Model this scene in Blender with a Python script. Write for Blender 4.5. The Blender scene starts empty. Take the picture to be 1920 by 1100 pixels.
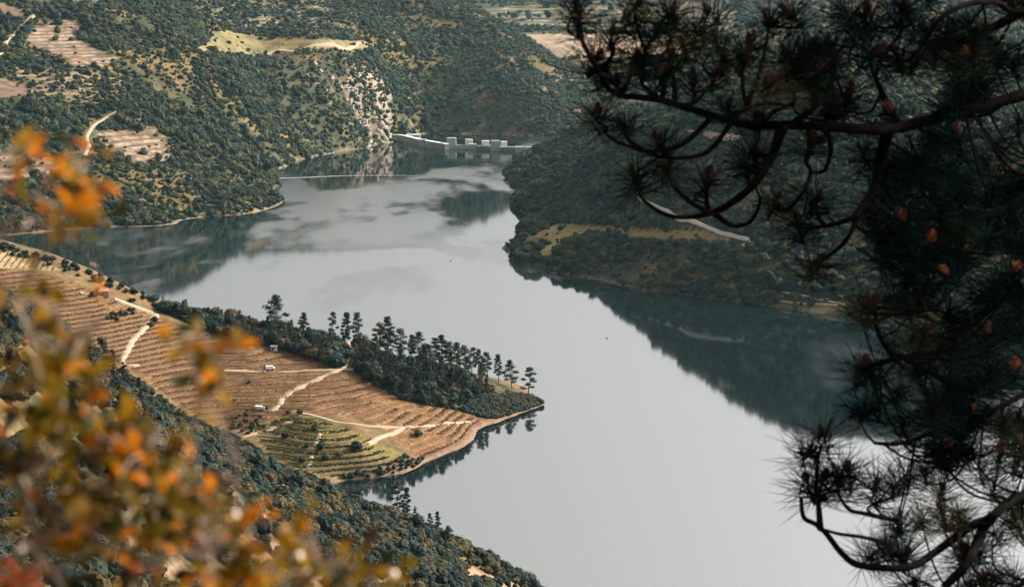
import bpy, math, random
import numpy as np
from mathutils import Vector, Matrix

# ------------------------------------------------------------------ camera, sky, sun, exposure
SC = bpy.context.scene
COL = SC.collection
R = math.radians
H = 230.0                      # camera height above the river
PITCH = R(8.46)
FOCAL = 70.0
F = FOCAL / 36.0 * 1920.0      # focal length in pixels of the 1920 px wide photograph
cam_d = bpy.data.cameras.new('camera')
cam = bpy.data.objects.new('camera', cam_d); COL.objects.link(cam)
cam.location = (0, 0, H); cam.rotation_euler = (R(90) - PITCH, 0, 0)
cam_d.lens = FOCAL; cam_d.sensor_width = 36.0
cam_d.clip_start = 0.1; cam_d.clip_end = 20000
cam_d.dof.use_dof = True; cam_d.dof.focus_distance = 1500; cam_d.dof.aperture_fstop = 6.2
SC.camera = cam

SUN_AZ, SUN_EL = R(66), R(32)  # azimuth clockwise from the view direction (+Y)
world = bpy.data.worlds.new('World'); SC.world = world; world.use_nodes = True
wn, wl = world.node_tree.nodes, world.node_tree.links
wn.clear()
sky = wn.new('ShaderNodeTexSky'); sky.sky_type = 'NISHITA'; sky.sun_disc = False
sky.sun_elevation = SUN_EL; sky.sun_rotation = SUN_AZ
sky.air_density = 1.0; sky.dust_density = 7.0; sky.ozone_density = 1.0; sky.altitude = 200
bw = wn.new('ShaderNodeRGBToBW'); mixs = wn.new('ShaderNodeMix'); mixs.data_type = 'RGBA'
mixs.inputs[0].default_value = 0.97            # thin high cloud takes most of the blue out of the sky
bg = wn.new('ShaderNodeBackground'); bg.inputs[1].default_value = 0.15
wo = wn.new('ShaderNodeOutputWorld')
wl.new(sky.outputs[0], bw.inputs[0]); wl.new(sky.outputs[0], mixs.inputs[6]); wl.new(bw.outputs[0], mixs.inputs[7])
wl.new(mixs.outputs[2], bg.inputs[0]); wl.new(bg.outputs[0], wo.inputs[0])

sd = bpy.data.lights.new('sun', 'SUN'); sd.energy = 3.6; sd.angle = R(0.6); sd.color = (1.0, 0.90, 0.76)
sun = bpy.data.objects.new('sun', sd); COL.objects.link(sun)
sdir = Vector((math.sin(SUN_AZ) * math.cos(SUN_EL), math.cos(SUN_AZ) * math.cos(SUN_EL), math.sin(SUN_EL)))
sun.rotation_euler = sdir.to_track_quat('Z', 'Y').to_euler(); sun.location = (300, 300, 600)

SC.view_settings.view_transform = 'Standard'; SC.view_settings.look = 'None'
SC.view_settings.gamma = 1.0; SC.view_settings.use_curve_mapping = False
SC.view_settings.exposure = 1.36
SC.render.engine = 'CYCLES'
SC.cycles.use_denoising = True
SC.cycles.max_bounces = 5; SC.cycles.diffuse_bounces = 2; SC.cycles.glossy_bounces = 3
SC.cycles.transmission_bounces = 3; SC.cycles.transparent_max_bounces = 4; SC.cycles.volume_bounces = 0
SC.cycles.caustics_reflective = False; SC.cycles.caustics_refractive = False

rng = np.random.default_rng(7)
random.seed(7)
CP, SP = math.cos(PITCH), math.sin(PITCH)

# ------------------------------------------------------------------ the photograph's geometry -> world
def ray(px, py):
    u, v = (px - 960) / F, (550 - py) / F
    return np.array([u, CP + v * SP, -SP + v * CP])
def at_y(px, py, d):                       # the point of that line of sight d metres away along +Y
    r = ray(px, py); return np.array([0, 0, H]) + r * (d / r[1])
def at_z(px, py, z):                       # the point of that line of sight at height z
    r = ray(px, py); return np.array([0, 0, H]) + r * ((z - H) / r[2])
def project(P):
    P = np.asarray(P, float); q = P - np.array([0, 0, H])
    fwd = q[..., 1] * CP - q[..., 2] * SP; up = q[..., 1] * SP + q[..., 2] * CP
    fwd = np.where(fwd < 0.5, 0.5, fwd)
    return 960 + F * q[..., 0] / fwd, 550 - F * up / fwd
def inpoly(px, py, poly):
    px = np.asarray(px); py = np.asarray(py); r = np.zeros(px.shape, bool); n = len(poly)
    for i in range(n):
        x0, y0 = poly[i]; x1, y1 = poly[(i + 1) % n]
        if y0 == y1: continue
        c = ((y0 > py) != (y1 > py)) & (px < (x1 - x0) * (py - y0) / (y1 - y0) + x0)
        r ^= c
    return r

# value noise
_perm = np.random.default_rng(3).random((256, 256))
def vnoise(x, y):
    xi = np.floor(x).astype(int); yi = np.floor(y).astype(int)
    fx = x - xi; fy = y - yi; fx = fx * fx * (3 - 2 * fx); fy = fy * fy * (3 - 2 * fy)
    a = _perm[xi & 255, yi & 255]; b = _perm[(xi + 1) & 255, yi & 255]
    c = _perm[xi & 255, (yi + 1) & 255]; d = _perm[(xi + 1) & 255, (yi + 1) & 255]
    return (a + (b - a) * fx) * (1 - fy) + (c + (d - c) * fx) * fy - 0.5
def fbm(x, y, o=4):
    s = 0; a = 1.0
    for k in range(o):
        s = s + a * vnoise(x * 2 ** k + 17.3 * k, y * 2 ** k + 9.1 * k); a *= 0.5
    return s

# ------------------------------------------------------------------ materials
MATS = {}
def mat_nodes(name):
    m = bpy.data.materials.new(name); m.use_nodes = True
    MATS[name] = m
    return m, m.node_tree.nodes, m.node_tree.links, m.node_tree.nodes['Principled BSDF']
def plain(name, col, rough=0.8, noise=0.25, scale=3.0, bump=0.0):
    m, n, l, b = mat_nodes(name)
    b.inputs['Roughness'].default_value = rough; b.inputs['Specular IOR Level'].default_value = 0.25
    t = n.new('ShaderNodeTexNoise'); t.inputs['Scale'].default_value = scale; t.inputs['Detail'].default_value = 4
    tc = n.new('ShaderNodeTexCoord'); l.new(tc.outputs['Object'], t.inputs['Vector'])
    r = n.new('ShaderNodeMapRange'); r.inputs[1].default_value = 0.25; r.inputs[2].default_value = 0.75
    r.inputs[3].default_value = 1 - noise; r.inputs[4].default_value = 1 + noise
    l.new(t.outputs[0], r.inputs[0])
    mx = n.new('ShaderNodeMix'); mx.data_type = 'RGBA'; mx.blend_type = 'MULTIPLY'; mx.inputs[0].default_value = 1
    mx.inputs[6].default_value = (*col, 1); l.new(r.outputs[0], mx.inputs[7]); l.new(mx.outputs[2], b.inputs['Base Color'])
    if bump:
        bp = n.new('ShaderNodeBump'); bp.inputs['Strength'].default_value = bump; l.new(t.outputs[0], bp.inputs['Height'])
        l.new(bp.outputs[0], b.inputs['Normal'])
    return m
def ground_mat(name, scale, bumpd):
    m, n, l, b = mat_nodes(name)
    b.inputs['Roughness'].default_value = 0.95; b.inputs['Specular IOR Level'].default_value = 0.1
    a = n.new('ShaderNodeAttribute'); a.attribute_name = 'tint'
    tc = n.new('ShaderNodeTexCoord')
    t = n.new('ShaderNodeTexNoise'); t.inputs['Scale'].default_value = scale; t.inputs['Detail'].default_value = 8
    t.inputs['Roughness'].default_value = 0.7
    l.new(tc.outputs['Object'], t.inputs['Vector'])
    r = n.new('ShaderNodeMapRange'); r.inputs[1].default_value = 0.3; r.inputs[2].default_value = 0.7
    r.inputs[3].default_value = 0.55; r.inputs[4].default_value = 1.45
    l.new(t.outputs[0], r.inputs[0])
    mx = n.new('ShaderNodeMix'); mx.data_type = 'RGBA'; mx.blend_type = 'MULTIPLY'; mx.inputs[0].default_value = 1
    l.new(a.outputs['Color'], mx.inputs[6]); l.new(r.outputs[0], mx.inputs[7]); l.new(mx.outputs[2], b.inputs['Base Color'])
    bp = n.new('ShaderNodeBump'); bp.inputs['Strength'].default_value = 0.7; bp.inputs['Distance'].default_value = bumpd
    l.new(t.outputs[0], bp.inputs['Height']); l.new(bp.outputs[0], b.inputs['Normal'])
    return m
def foliage_mat(name, stops, transl=0.25, nscale=0.9):
    m, n, l, b = mat_nodes(name)
    b.inputs['Roughness'].default_value = 0.75; b.inputs['Specular IOR Level'].default_value = 0.15
    oi = n.new('ShaderNodeObjectInfo'); ra = n.new('ShaderNodeValToRGB')
    el = ra.color_ramp.elements
    while len(el) < len(stops): el.new(0.5)
    for e, (p, c) in zip(el, stops): e.position = p; e.color = (*c, 1)
    l.new(oi.outputs['Random'], ra.inputs[0])
    tc = n.new('ShaderNodeTexCoord'); t = n.new('ShaderNodeTexNoise'); t.inputs['Scale'].default_value = nscale * 3
    t.inputs['Detail'].default_value = 3; l.new(tc.outputs['Object'], t.inputs['Vector'])
    r = n.new('ShaderNodeMapRange'); r.inputs[1].default_value = 0.3; r.inputs[2].default_value = 0.7
    r.inputs[3].default_value = 0.6; r.inputs[4].default_value = 1.5; l.new(t.outputs[0], r.inputs[0])
    mx = n.new('ShaderNodeMix'); mx.data_type = 'RGBA'; mx.blend_type = 'MULTIPLY'; mx.inputs[0].default_value = 1
    l.new(ra.outputs[0], mx.inputs[6]); l.new(r.outputs[0], mx.inputs[7]); l.new(mx.outputs[2], b.inputs['Base Color'])
    tr = n.new('ShaderNodeBsdfTranslucent'); l.new(mx.outputs[2], tr.inputs[0])
    ms = n.new('ShaderNodeMixShader'); ms.inputs[0].default_value = transl
    l.new(b.outputs[0], ms.inputs[1]); l.new(tr.outputs[0], ms.inputs[2])
    l.new(ms.outputs[0], n['Material Output'].inputs[0])
    return m
ground_mat('near_ground', 0.35, 0.5)
ground_mat('hill_ground', 0.10, 1.5)
ground_mat('far_ground', 0.03, 3.0)
plain('track_dirt', (0.27, 0.205, 0.14), 0.95, 0.2, 0.3)
plain('road_surface', (0.44, 0.39, 0.33), 0.9, 0.12, 0.3)
plain('dry_stone', (0.115, 0.073, 0.042), 0.95, 0.4, 0.8, 0.5)
plain('concrete', (0.27, 0.28, 0.25), 0.9, 0.18, 0.15, 0.1)
plain('pale_concrete', (0.52, 0.51, 0.47), 0.85, 0.1, 0.2)
plain('steel_gate', (0.12, 0.15, 0.14), 0.6, 0.2, 0.3)
plain('dark_opening', (0.03, 0.035, 0.035), 0.7, 0.1)
plain('white_plaster', (0.60, 0.57, 0.53), 0.85, 0.08, 0.5)
plain('clay_tile', (0.36, 0.15, 0.09), 0.9, 0.3, 1.5)
plain('hut_stone', (0.26, 0.15, 0.11), 0.9, 0.3, 1.5, 0.4)
plain('van_white', (0.80, 0.80, 0.78), 0.35, 0.03)
plain('rubber', (0.03, 0.03, 0.03), 0.8, 0.1)
plain('boulder', (0.27, 0.205, 0.16), 0.95, 0.3, 0.4, 0.6)
plain('float_white', (0.75, 0.75, 0.72), 0.5, 0.05)
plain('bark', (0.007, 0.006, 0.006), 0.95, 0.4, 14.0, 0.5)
plain('tree_bark', (0.10, 0.075, 0.06), 0.95, 0.3, 1.0, 0.4)
plain('shrub_bark', (0.20, 0.14, 0.10), 0.9, 0.3, 60.0, 0.3)
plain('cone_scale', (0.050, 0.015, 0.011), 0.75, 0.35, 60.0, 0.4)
plain('cone_painted_lit', (0.23, 0.050, 0.014), 0.75, 0.35, 60.0, 0.4)  # brighter copy of the cone colour, the sunlit glow painted in
DG, MG, OL, OC = (0.007, 0.018, 0.015), (0.016, 0.031, 0.022), (0.042, 0.050, 0.020), (0.080, 0.070, 0.022)
foliage_mat('bush_leaf', [(0.0, DG), (0.34, MG), (0.52, (0.026, 0.042, 0.026)), (0.68, OL), (0.90, (0.060, 0.060, 0.022)), (1.0, OC)])
foliage_mat('near_leaf', [(0.0, (0.005, 0.014, 0.013)), (0.38, (0.010, 0.023, 0.019)), (0.66, (0.026, 0.031, 0.015)), (1.0, (0.070, 0.050, 0.019))])
foliage_mat('pine_needle', [(0.0, (0.009, 0.020, 0.017)), (0.6, (0.018, 0.032, 0.023)), (1.0, (0.040, 0.048, 0.026))], 0.15)
foliage_mat('vine_brown', [(0.0, (0.070, 0.040, 0.020)), (1.0, (0.13, 0.075, 0.032))], 0.2)
foliage_mat('vine_green', [(0.0, (0.018, 0.026, 0.013)), (1.0, (0.050, 0.052, 0.018))], 0.2)
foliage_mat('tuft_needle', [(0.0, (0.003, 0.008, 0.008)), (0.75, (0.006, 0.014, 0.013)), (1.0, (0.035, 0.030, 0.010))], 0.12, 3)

for k_ in ('bark', 'tuft_needle', 'tree_bark', 'track_dirt'): MATS[k_].node_tree.nodes['Principled BSDF'].inputs['Specular IOR Level'].default_value = 0.0

# ------------------------------------------------------------------ object helpers
def link(o, parent=None):
    COL.objects.link(o)
    if parent is not None: o.parent = parent
    return o
def mesh(name, V, Fc, mat=None, smooth=False):
    me = bpy.data.meshes.new(name)
    me.from_pydata([tuple(map(float, v)) for v in V], [], [tuple(map(int, f)) for f in Fc])
    if mat is not None: me.materials.append(MATS[mat] if isinstance(mat, str) else mat)
    if smooth: me.polygons.foreach_set('use_smooth', [True] * len(me.polygons))
    me.update(); return me
def obj(name, me, parent=None, **props):
    o = bpy.data.objects.new(name, me); link(o, parent)
    for k, v in props.items(): o[k] = v
    return o
def empty(name, loc, **props):
    o = bpy.data.objects.new(name, None); o.location = loc; link(o)
    for k, v in props.items(): o[k] = v
    return o
def copy_tree(src, loc, rz=0.0, s=1.0, sz=None, **props):
    o = src.copy(); link(o); o.location = loc; o.rotation_euler = (0, 0, rz); o.scale = (s, s, sz or s)
    for k, v in props.items(): o[k] = v
    for ch in src.children:
        c = ch.copy(); link(c, o)
    return o
class MB:
    def __init__(s): s.v = []; s.f = []
    def box(s, c, d, rz=0.0):
        b = len(s.v); cx, cy, cz = c; cr, sr = math.cos(rz), math.sin(rz)
        for z in (-.5, .5):
            for x, y in ((-.5, -.5), (.5, -.5), (.5, .5), (-.5, .5)):
                X, Y = x * d[0], y * d[1]
                s.v.append((cx + X * cr - Y * sr, cy + X * sr + Y * cr, cz + z * d[2]))
        for f in ((0, 3, 2, 1), (4, 5, 6, 7), (0, 1, 5, 4), (1, 2, 6, 5), (2, 3, 7, 6), (3, 0, 4, 7)):
            s.f.append(tuple(b + i for i in f))
        return s
    def tube(s, pts, rad, n=6, cap=True):
        pts = [np.asarray(p, float) for p in pts]; m = len(pts); b = len(s.v)
        for i, p in enumerate(pts):
            t = pts[min(i + 1, m - 1)] - pts[max(i - 1, 0)]; t = t / (np.linalg.norm(t) + 1e-9)
            a = np.array([0, 0, 1.0]) if abs(t[2]) < .9 else np.array([1.0, 0, 0])
            u = np.cross(t, a); u /= np.linalg.norm(u); w = np.cross(t, u)
            for k in range(n):
                an = 2 * math.pi * k / n
                s.v.append(tuple(p + rad[i] * (math.cos(an) * u + math.sin(an) * w)))
        for i in range(m - 1):
            for k in range(n):
                k2 = (k + 1) % n
                s.f.append((b + i * n + k, b + i * n + k2, b + (i + 1) * n + k2, b + (i + 1) * n + k))
        if cap:
            s.f.append(tuple(b + k for k in range(n))); s.f.append(tuple(b + (m - 1) * n + k for k in reversed(range(n))))
        return s
    def add(s, V, Fc):
        b = len(s.v); s.v += [tuple(v) for v in V]; s.f += [tuple(b + i for i in f) for f in Fc]; return s
    def me(s, name, mat, smooth=False): return mesh(name, s.v, s.f, mat, smooth)
def spline(pts, step_n=6):                 # Catmull-Rom through the points
    P = [np.asarray(p, float) for p in pts]
    if len(P) < 3: return [P[0] + (P[-1] - P[0]) * t for t in np.linspace(0, 1, step_n + 1)]
    P = [2 * P[0] - P[1]] + P + [2 * P[-1] - P[-2]]; out = []
    for i in range(1, len(P) - 2):
        a, b, c, d = P[i - 1:i + 3]
        for t in np.linspace(0, 1, step_n, endpoint=False):
            out.append(0.5 * (2 * b + (c - a) * t + (2 * a - 5 * b + 4 * c - d) * t * t + (3 * b - a - 3 * c + d) * t ** 3))
    out.append(P[-2]); return out

# ------------------------------------------------------------------ terrain: smooth surfaces through surveyed points
class Land:
    def __init__(s, pts, xs, ys, amp, nscale, lam=0.02):
        P = np.array(pts, float); s.P = P[:, :2] / 1000.0; n = len(P)
        K = s.U(s.P[:, None] - s.P[None]) + lam * 1e-3 * np.eye(n)
        A = np.zeros((n + 3, n + 3)); A[:n, :n] = K; A[:n, n] = 1; A[:n, n + 1:] = s.P
        A[n, :n] = 1; A[n + 1:, :n] = s.P.T
        s.w = np.linalg.solve(A, np.r_[P[:, 2], 0, 0, 0])
        s.xs, s.ys = xs, ys
        X, Y = np.meshgrid(xs, ys); Z = np.zeros_like(X)
        for j in range(0, len(ys), 40):
            q = np.stack([X[j:j + 40], Y[j:j + 40]], -1) / 1000.0
            d = q[:, :, None, :] - s.P[None, None]
            Z[j:j + 40] = s.U(d) @ s.w[:n] + s.w[n] + q @ s.w[n + 1:]
        m = np.clip(Z / 15.0, 0, 1)
        nz = fbm(X / nscale + 5, Y / nscale + 3, 5)
        Z = Z + amp * nz * m + np.clip(1 - abs(Z) / 10, 0, 1) * fbm(X / 14, Y / 14, 3) * 1.2
        s.X, s.Y, s.Z = X, Y, Z
    @staticmethod
    def U(d):
        r2 = (d ** 2).sum(-1); return np.where(r2 > 1e-12, 0.5 * r2 * np.log(np.maximum(r2, 1e-12)), 0)
    def h(s, x, y):
        x = np.asarray(x, float); y = np.asarray(y, float)
        i = np.clip(np.searchsorted(s.xs, x) - 1, 0, len(s.xs) - 2); j = np.clip(np.searchsorted(s.ys, y) - 1, 0, len(s.ys) - 2)
        fx = np.clip((x - s.xs[i]) / (s.xs[i + 1] - s.xs[i]), 0, 1); fy = np.clip((y - s.ys[j]) / (s.ys[j + 1] - s.ys[j]), 0, 1)
        Z = s.Z
        return (Z[j, i] * (1 - fx) + Z[j, i + 1] * fx) * (1 - fy) + (Z[j + 1, i] * (1 - fx) + Z[j + 1, i + 1] * fx) * fy
    def hit(s, px, py, d0=None, d1=None):   # where that line of sight meets this land
        r = ray(px, py); r = r / r[1]
        d = np.linspace(d0 or s.ys[0], d1 or s.ys[-1], 3000)
        P = np.array([0, 0, H]) + r * d[:, None]
        g = s.h(P[:, 0], P[:, 1]); k = np.nonzero(P[:, 2] <= g)[0]
        if len(k) == 0: k = [int(np.argmin(P[:, 2] - g))]
        p = P[k[0]]; return np.array([p[0], p[1], s.h(p[0], p[1])])
    def terrace(s, polys, step):
        px, py = project(np.stack([s.X, s.Y, s.Z], -1))
        m = np.zeros(s.Z.shape, bool)
        for p in polys: m |= inpoly(px, py, p)
        m &= s.Z > 1.0
        q = s.Z / step; b = np.floor(q); f = q - b
        t = np.clip((f - 0.55) / 0.45, 0, 1)
        zt = (b + 0.25 * f + 0.75 * t * t * (3 - 2 * t)) * step
        s.frac = np.where(m, f, -1.0) if not hasattr(s, 'frac') else np.where(m, f, s.frac)
        s.Z = np.where(m, zt, s.Z); return m
    def build(s, name, tint, mat):
        ny, nx = s.Z.shape
        keep = (s.Z > -6)
        idx = np.arange(ny * nx).reshape(ny, nx)
        q = np.stack([idx[:-1, :-1], idx[:-1, 1:], idx[1:, 1:], idx[1:, :-1]], -1).reshape(-1, 4)
        kq = (keep[:-1, :-1] | keep[:-1, 1:] | keep[1:, 1:] | keep[1:, :-1]).reshape(-1)
        q = q[kq]; used = np.unique(q); remap = np.full(ny * nx, -1); remap[used] = np.arange(len(used)); q = remap[q]
        V = np.stack([s.X, s.Y, s.Z], -1).reshape(-1, 3)[used]
        me = bpy.data.meshes.new(name); me.vertices.add(len(V)); me.vertices.foreach_set('co', V.ravel())
        me.loops.add(q.size); me.loops.foreach_set('vertex_index', q.ravel())
        me.polygons.add(len(q)); me.polygons.foreach_set('loop_start', np.arange(0, q.size, 4)); me.polygons.foreach_set('loop_total', np.full(len(q), 4))
        me.polygons.foreach_set('use_smooth', np.ones(len(q), bool))
        ca = me.color_attributes.new('tint', 'FLOAT_COLOR', 'POINT')
        c = np.ones((len(V), 4)); c[:, :3] = tint.reshape(-1, 3)[used] * 0.60; ca.data.foreach_set('color', c.ravel())
        me.materials.append(MATS[mat]); me.update(calc_edges=True); me.validate()
        return obj(name, me, kind='structure')
def mixc(c, m, col):
    m = np.clip(m, 0, 1)[..., None]; return c * (1 - m) + np.array(col) * m
def Yp(a): return [tuple(at_y(*p)) for p in a]
def Zp(a): return [tuple(at_z(*p)) for p in a]
def Wp(a): return [((px - 960) / F * d, d, z) for px, d, z in a]      # column of the picture, distance, height

# --- near hill, inlet and vineyard peninsula
near_pts = Zp([(627, 906, 0), (700, 896, 0), (772, 880, 0), (822, 856, 0), (860, 841, 0), (890, 822, 0), (936, 792, 0), (1003, 766, 0), (1024, 757, 0),
               (700, 930, -8), (850, 890, -8), (950, 830, -8), (1060, 770, -8), (1060, 740, -8)])
near_pts += Wp([(985, 1165, 0), (900, 1200, 0), (700, 1235, 0), (500, 1265, 0), (300, 1290, 0), (100, 1330, 0), (-200, 1380, 0), (-500, 1420, 0),
                (950, 1240, -15), (700, 1300, -15), (400, 1340, -15), (0, 1400, -15), (-400, 1480, -15)])
near_pts += Yp([(-300, 400, 1085), (-150, 425, 1092), (0, 472, 1103), (100, 497, 1108), (220, 537, 1115), (300, 572, 1118), (400, 598, 1120), (520, 622, 1118), (660, 655, 1110),
                (700, 660, 1112), (780, 672, 1122), (860, 692, 1125), (940, 722, 1126), (985, 744, 1122),
                (640, 700, 1060), (640, 780, 1000), (640, 850, 950), (800, 780, 1030), (800, 720, 1075), (900, 770, 1075), (400, 800, 985), (400, 700, 1040), (400, 650, 1080),
                (200, 680, 1030), (200, 600, 1070), (50, 540, 1070), (50, 620, 1015), (-150, 540, 1040), (300, 770, 985), (500, 868, 945)])
near_pts += Wp([(300, 850, 10), (500, 850, 2), (650, 850, -4), (100, 850, 32), (-200, 850, 65), (800, 820, -10), (1000, 850, -14), (520, 900, 2)])
near_pts += Zp([(1000, 1118, 3), (960, 1085, 9), (860, 1030, 24), (780, 992, 33), (640, 940, 50), (420, 865, 83), (300, 812, 103), (160, 690, 138), (0, 600, 158), (-250, 480, 185),
                (300, 950, 120), (300, 1100, 135), (600, 1000, 70), (600, 1100, 85), (0, 800, 165), (0, 1100, 178), (160, 820, 150), (800, 1060, 42), (850, 1120, 46), (1020, 1160, 8)])
near_pts += [(0, -60, 234), (0, 0, 228.3), (-12, 4, 228.0), (12, 6, 225.5), (0, 30, 213), (-40, 30, 216), (40, 30, 207), (0, 70, 196), (-80, 80, 200), (90, 90, 165), (0, 130, 176),
             (120, 300, 60), (60, 400, 70), (160, 600, -5), (75, 740, -6), (240, 400, -10), (250, 150, 60), (-200, 200, 205), (-400, 300, 230), (-400, 0, 260), (250, -50, 180),
             (-420, 600, 190), (140, 760, -15), (60, 820, -14), (250, 900, -18), (250, 1300, -18)]
ysn = np.r_[np.arange(-50, 200, 4.0), np.arange(200, 500, 3.2), np.arange(500, 860, 2.4), np.arange(860, 1180, 1.1), np.arange(1180, 1480, 4.0)]
near = Land(near_pts, np.arange(-430, 255, 1.6), ysn, 5.0, 55)
V_MAIN = [(-60, 500), (60, 505), (150, 535), (280, 585), (380, 628), (520, 655), (600, 676), (650, 698), (700, 712), (760, 742), (840, 762), (905, 788), (865, 828), (790, 862), (700, 790), (560, 770), (450, 805), (380, 790), (250, 700), (100, 620), (-60, 590)]
V_GREEN = [(470, 800), (560, 772), (650, 800), (760, 850), (740, 878), (690, 886), (630, 898), (560, 880), (500, 850)]
V_ROWS = [(-60, 455), (60, 478), (115, 508), (60, 505), (-60, 498)]
TS = 1.9
Z0 = near.Z.copy()
near.terrace([V_MAIN, V_GREEN], TS)

# --- the wooded bank beyond the bay, with the crag and the slope behind the dam
left_pts = Zp([(p[0], p[1], 0) for p in [(-250, 452), (-100, 446), (0, 442), (100, 433), (200, 426), (330, 420), (440, 403), (520, 386), (531, 377), (512, 355), (484, 335), (520, 318), (555, 302), (600, 291), (660, 281), (705, 271), (733, 263)]]
              + [(150, 470, -15), (-150, 480, -15), (400, 440, -15), (570, 400, -15), (560, 340, -12), (640, 305, -12), (720, 290, -15), (800, 292, -15), (900, 300, -15)])
left_pts += Yp([(-300, 300, 2080), (-300, 150, 2350), (-300, 0, 2650), (0, 300, 2130), (0, 200, 2330), (0, 100, 2560), (0, 0, 2800), (150, 350, 2110), (150, 250, 2290), (150, 150, 2510), (150, 60, 2740), (150, 0, 2900),
                (300, 340, 2160), (300, 300, 2235), (300, 200, 2450), (300, 100, 2720), (300, 0, 3100), (420, 350, 2260), (480, 300, 2650), (420, 250, 2480), (430, 150, 2800), (400, 90, 2980), (400, 50, 3100),
                (500, 200, 2880), (500, 135, 3060), (500, 104, 3130), (500, 75, 3330), (500, 25, 3600), (500, 0, 3750), (570, 250, 2960), (620, 200, 3060), (620, 135, 3150), (640, 102, 3200), (640, 75, 3380), (640, 25, 3700),
                (725, 238, 3265), (700, 200, 3200), (690, 140, 3280), (690, 95, 3380), (690, 50, 3550), (700, 0, 3900), (780, 240, 3390), (780, 150, 3520), (780, 60, 3720), (780, 0, 3950),
                (860, 252, 3380), (860, 160, 3500), (860, 80, 3680), (880, 20, 3850), (940, 255, 3360), (940, 160, 3480), (950, 85, 3680), (1010, 255, 3330), (1010, 180, 3440), (1010, 105, 3640), (1060, 245, 3350), (1060, 150, 3600), (1100, 240, 3400), (1095, 180, 3570)])
left_pts += Wp([(780, 3290, -12), (900, 3260, -12), (1000, 3240, -12), (1150, 3240, -12), (1250, 3400, -12), (1250, 3700, -10), (1150, 3900, 20), (1000, 4000, 120), (850, 4200, 235), (700, 4300, 260), (400, 4300, 300), (0, 4200, 330), (-300, 4200, 340), (-300, 3300, 300), (150, 3500, 300), (1300, 4300, -5), (1100, 4350, 10)])
left = Land(left_pts, np.arange(-1250, 640, 5.0), np.arange(1850, 4360, 5.5), 13.0, 110)
L_V1 = [(175, 246), (285, 240), (325, 262), (315, 306), (250, 305), (190, 280)]
L_V2 = [(72, 33), (152, 38), (150, 75), (215, 108), (205, 122), (140, 128), (80, 90), (45, 78)]
L_V3 = [(-40, 285), (112, 296), (100, 320), (0, 352), (-40, 350)]
L_V4 = [(0, 78), (75, 85), (130, 130), (230, 135), (250, 190), (110, 185), (0, 160)]
L_TOP = [(330, -20), (620, -20), (690, 45), (640, 62), (480, 60), (380, 40)]
L_FIELD = [(362, 98), (415, 55), (470, 68), (690, 78), (690, 97), (560, 92), (480, 104), (490, 112), (400, 102)]
L_PLAIN = [(-60, -10), (48, 18), (45, 34), (-60, 20)]
L_BARE = [(-40, 150), (52, 160), (45, 180), (-40, 185)]
left.terrace([L_V1, L_V3, L_TOP], 5.0)
left.terrace([L_V2, L_V4], 4.0)

# --- the steep bank opposite
right_pts = Zp([(p[0], p[1], 0) for p in [(994, 287), (965, 308), (950, 332), (957, 385), (985, 401), (970, 430), (966, 455), (963, 480), (975, 497), (1050, 514), (1100, 522), (1200, 545), (1330, 560), (1450, 575), (1600, 592), (1800, 612), (2100, 640)]]
               + [(p[0], p[1], -15) for p in [(930, 300), (900, 340), (900, 400), (910, 480), (1000, 540), (1200, 585), (1450, 630), (1800, 665), (2100, 690)]])
right_pts += Yp([(1010, 275, 2880), (1000, 300, 2720), (1000, 350, 2370), (1000, 432, 1840), (1000, 465, 1755),
                 (1100, 480, 1670), (1100, 440, 1760), (1100, 400, 1870), (1100, 350, 2040), (1100, 300, 2250), (1100, 262, 2450), (1100, 238, 2650),
                 (1200, 500, 1615), (1200, 450, 1670), (1200, 400, 1735), (1200, 336, 1820), (1200, 285, 1910), (1200, 240, 2060), (1200, 215, 2220),
                 (1300, 500, 1560), (1300, 440, 1610), (1300, 400, 1650), (1300, 350, 1700), (1300, 300, 1755), (1300, 263, 1800), (1300, 220, 1885), (1300, 185, 2000),
                 (1450, 500, 1520), (1450, 450, 1550), (1450, 400, 1580), (1450, 350, 1615), (1450, 300, 1650), (1450, 250, 1685), (1450, 207, 1720), (1450, 160, 1810),
                 (1700, 500, 1475), (1700, 400, 1535), (1700, 300, 1600), (1700, 200, 1690), (1700, 150, 1800), (2000, 500, 1470), (2000, 300, 1600), (2000, 150, 1800)])
right_pts += Wp([(1010, 3010, 8), (1100, 2950, 40), (1250, 2700, 70), (1300, 2350, 110), (1450, 2150, 130), (1700, 2200, 140), (2000, 2200, 150), (1100, 3150, -12), (1300, 3150, -10), (1500, 3100, 0), (1800, 3100, 10), (2300, 2900, 60), (2300, 1700, 140), (2300, 1450, 0)])
right = Land(right_pts, np.arange(-40, 980, 4.5), np.arange(1340, 3260, 5.0), 7.0, 90)
R_T = [(1320, 300), (1620, 290), (1640, 480), (1480, 470), (1420, 430), (1360, 390)]
R_DRY = [(985, 440), (1050, 418), (1130, 422), (1240, 430), (1330, 432), (1390, 452), (1300, 455), (1180, 448), (1090, 440), (1030, 452), (985, 460)]
R_DRY2 = [(1000, 480), (1040, 440), (1075, 445), (1030, 482)]
right.terrace([R_T], 5.0)

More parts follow.
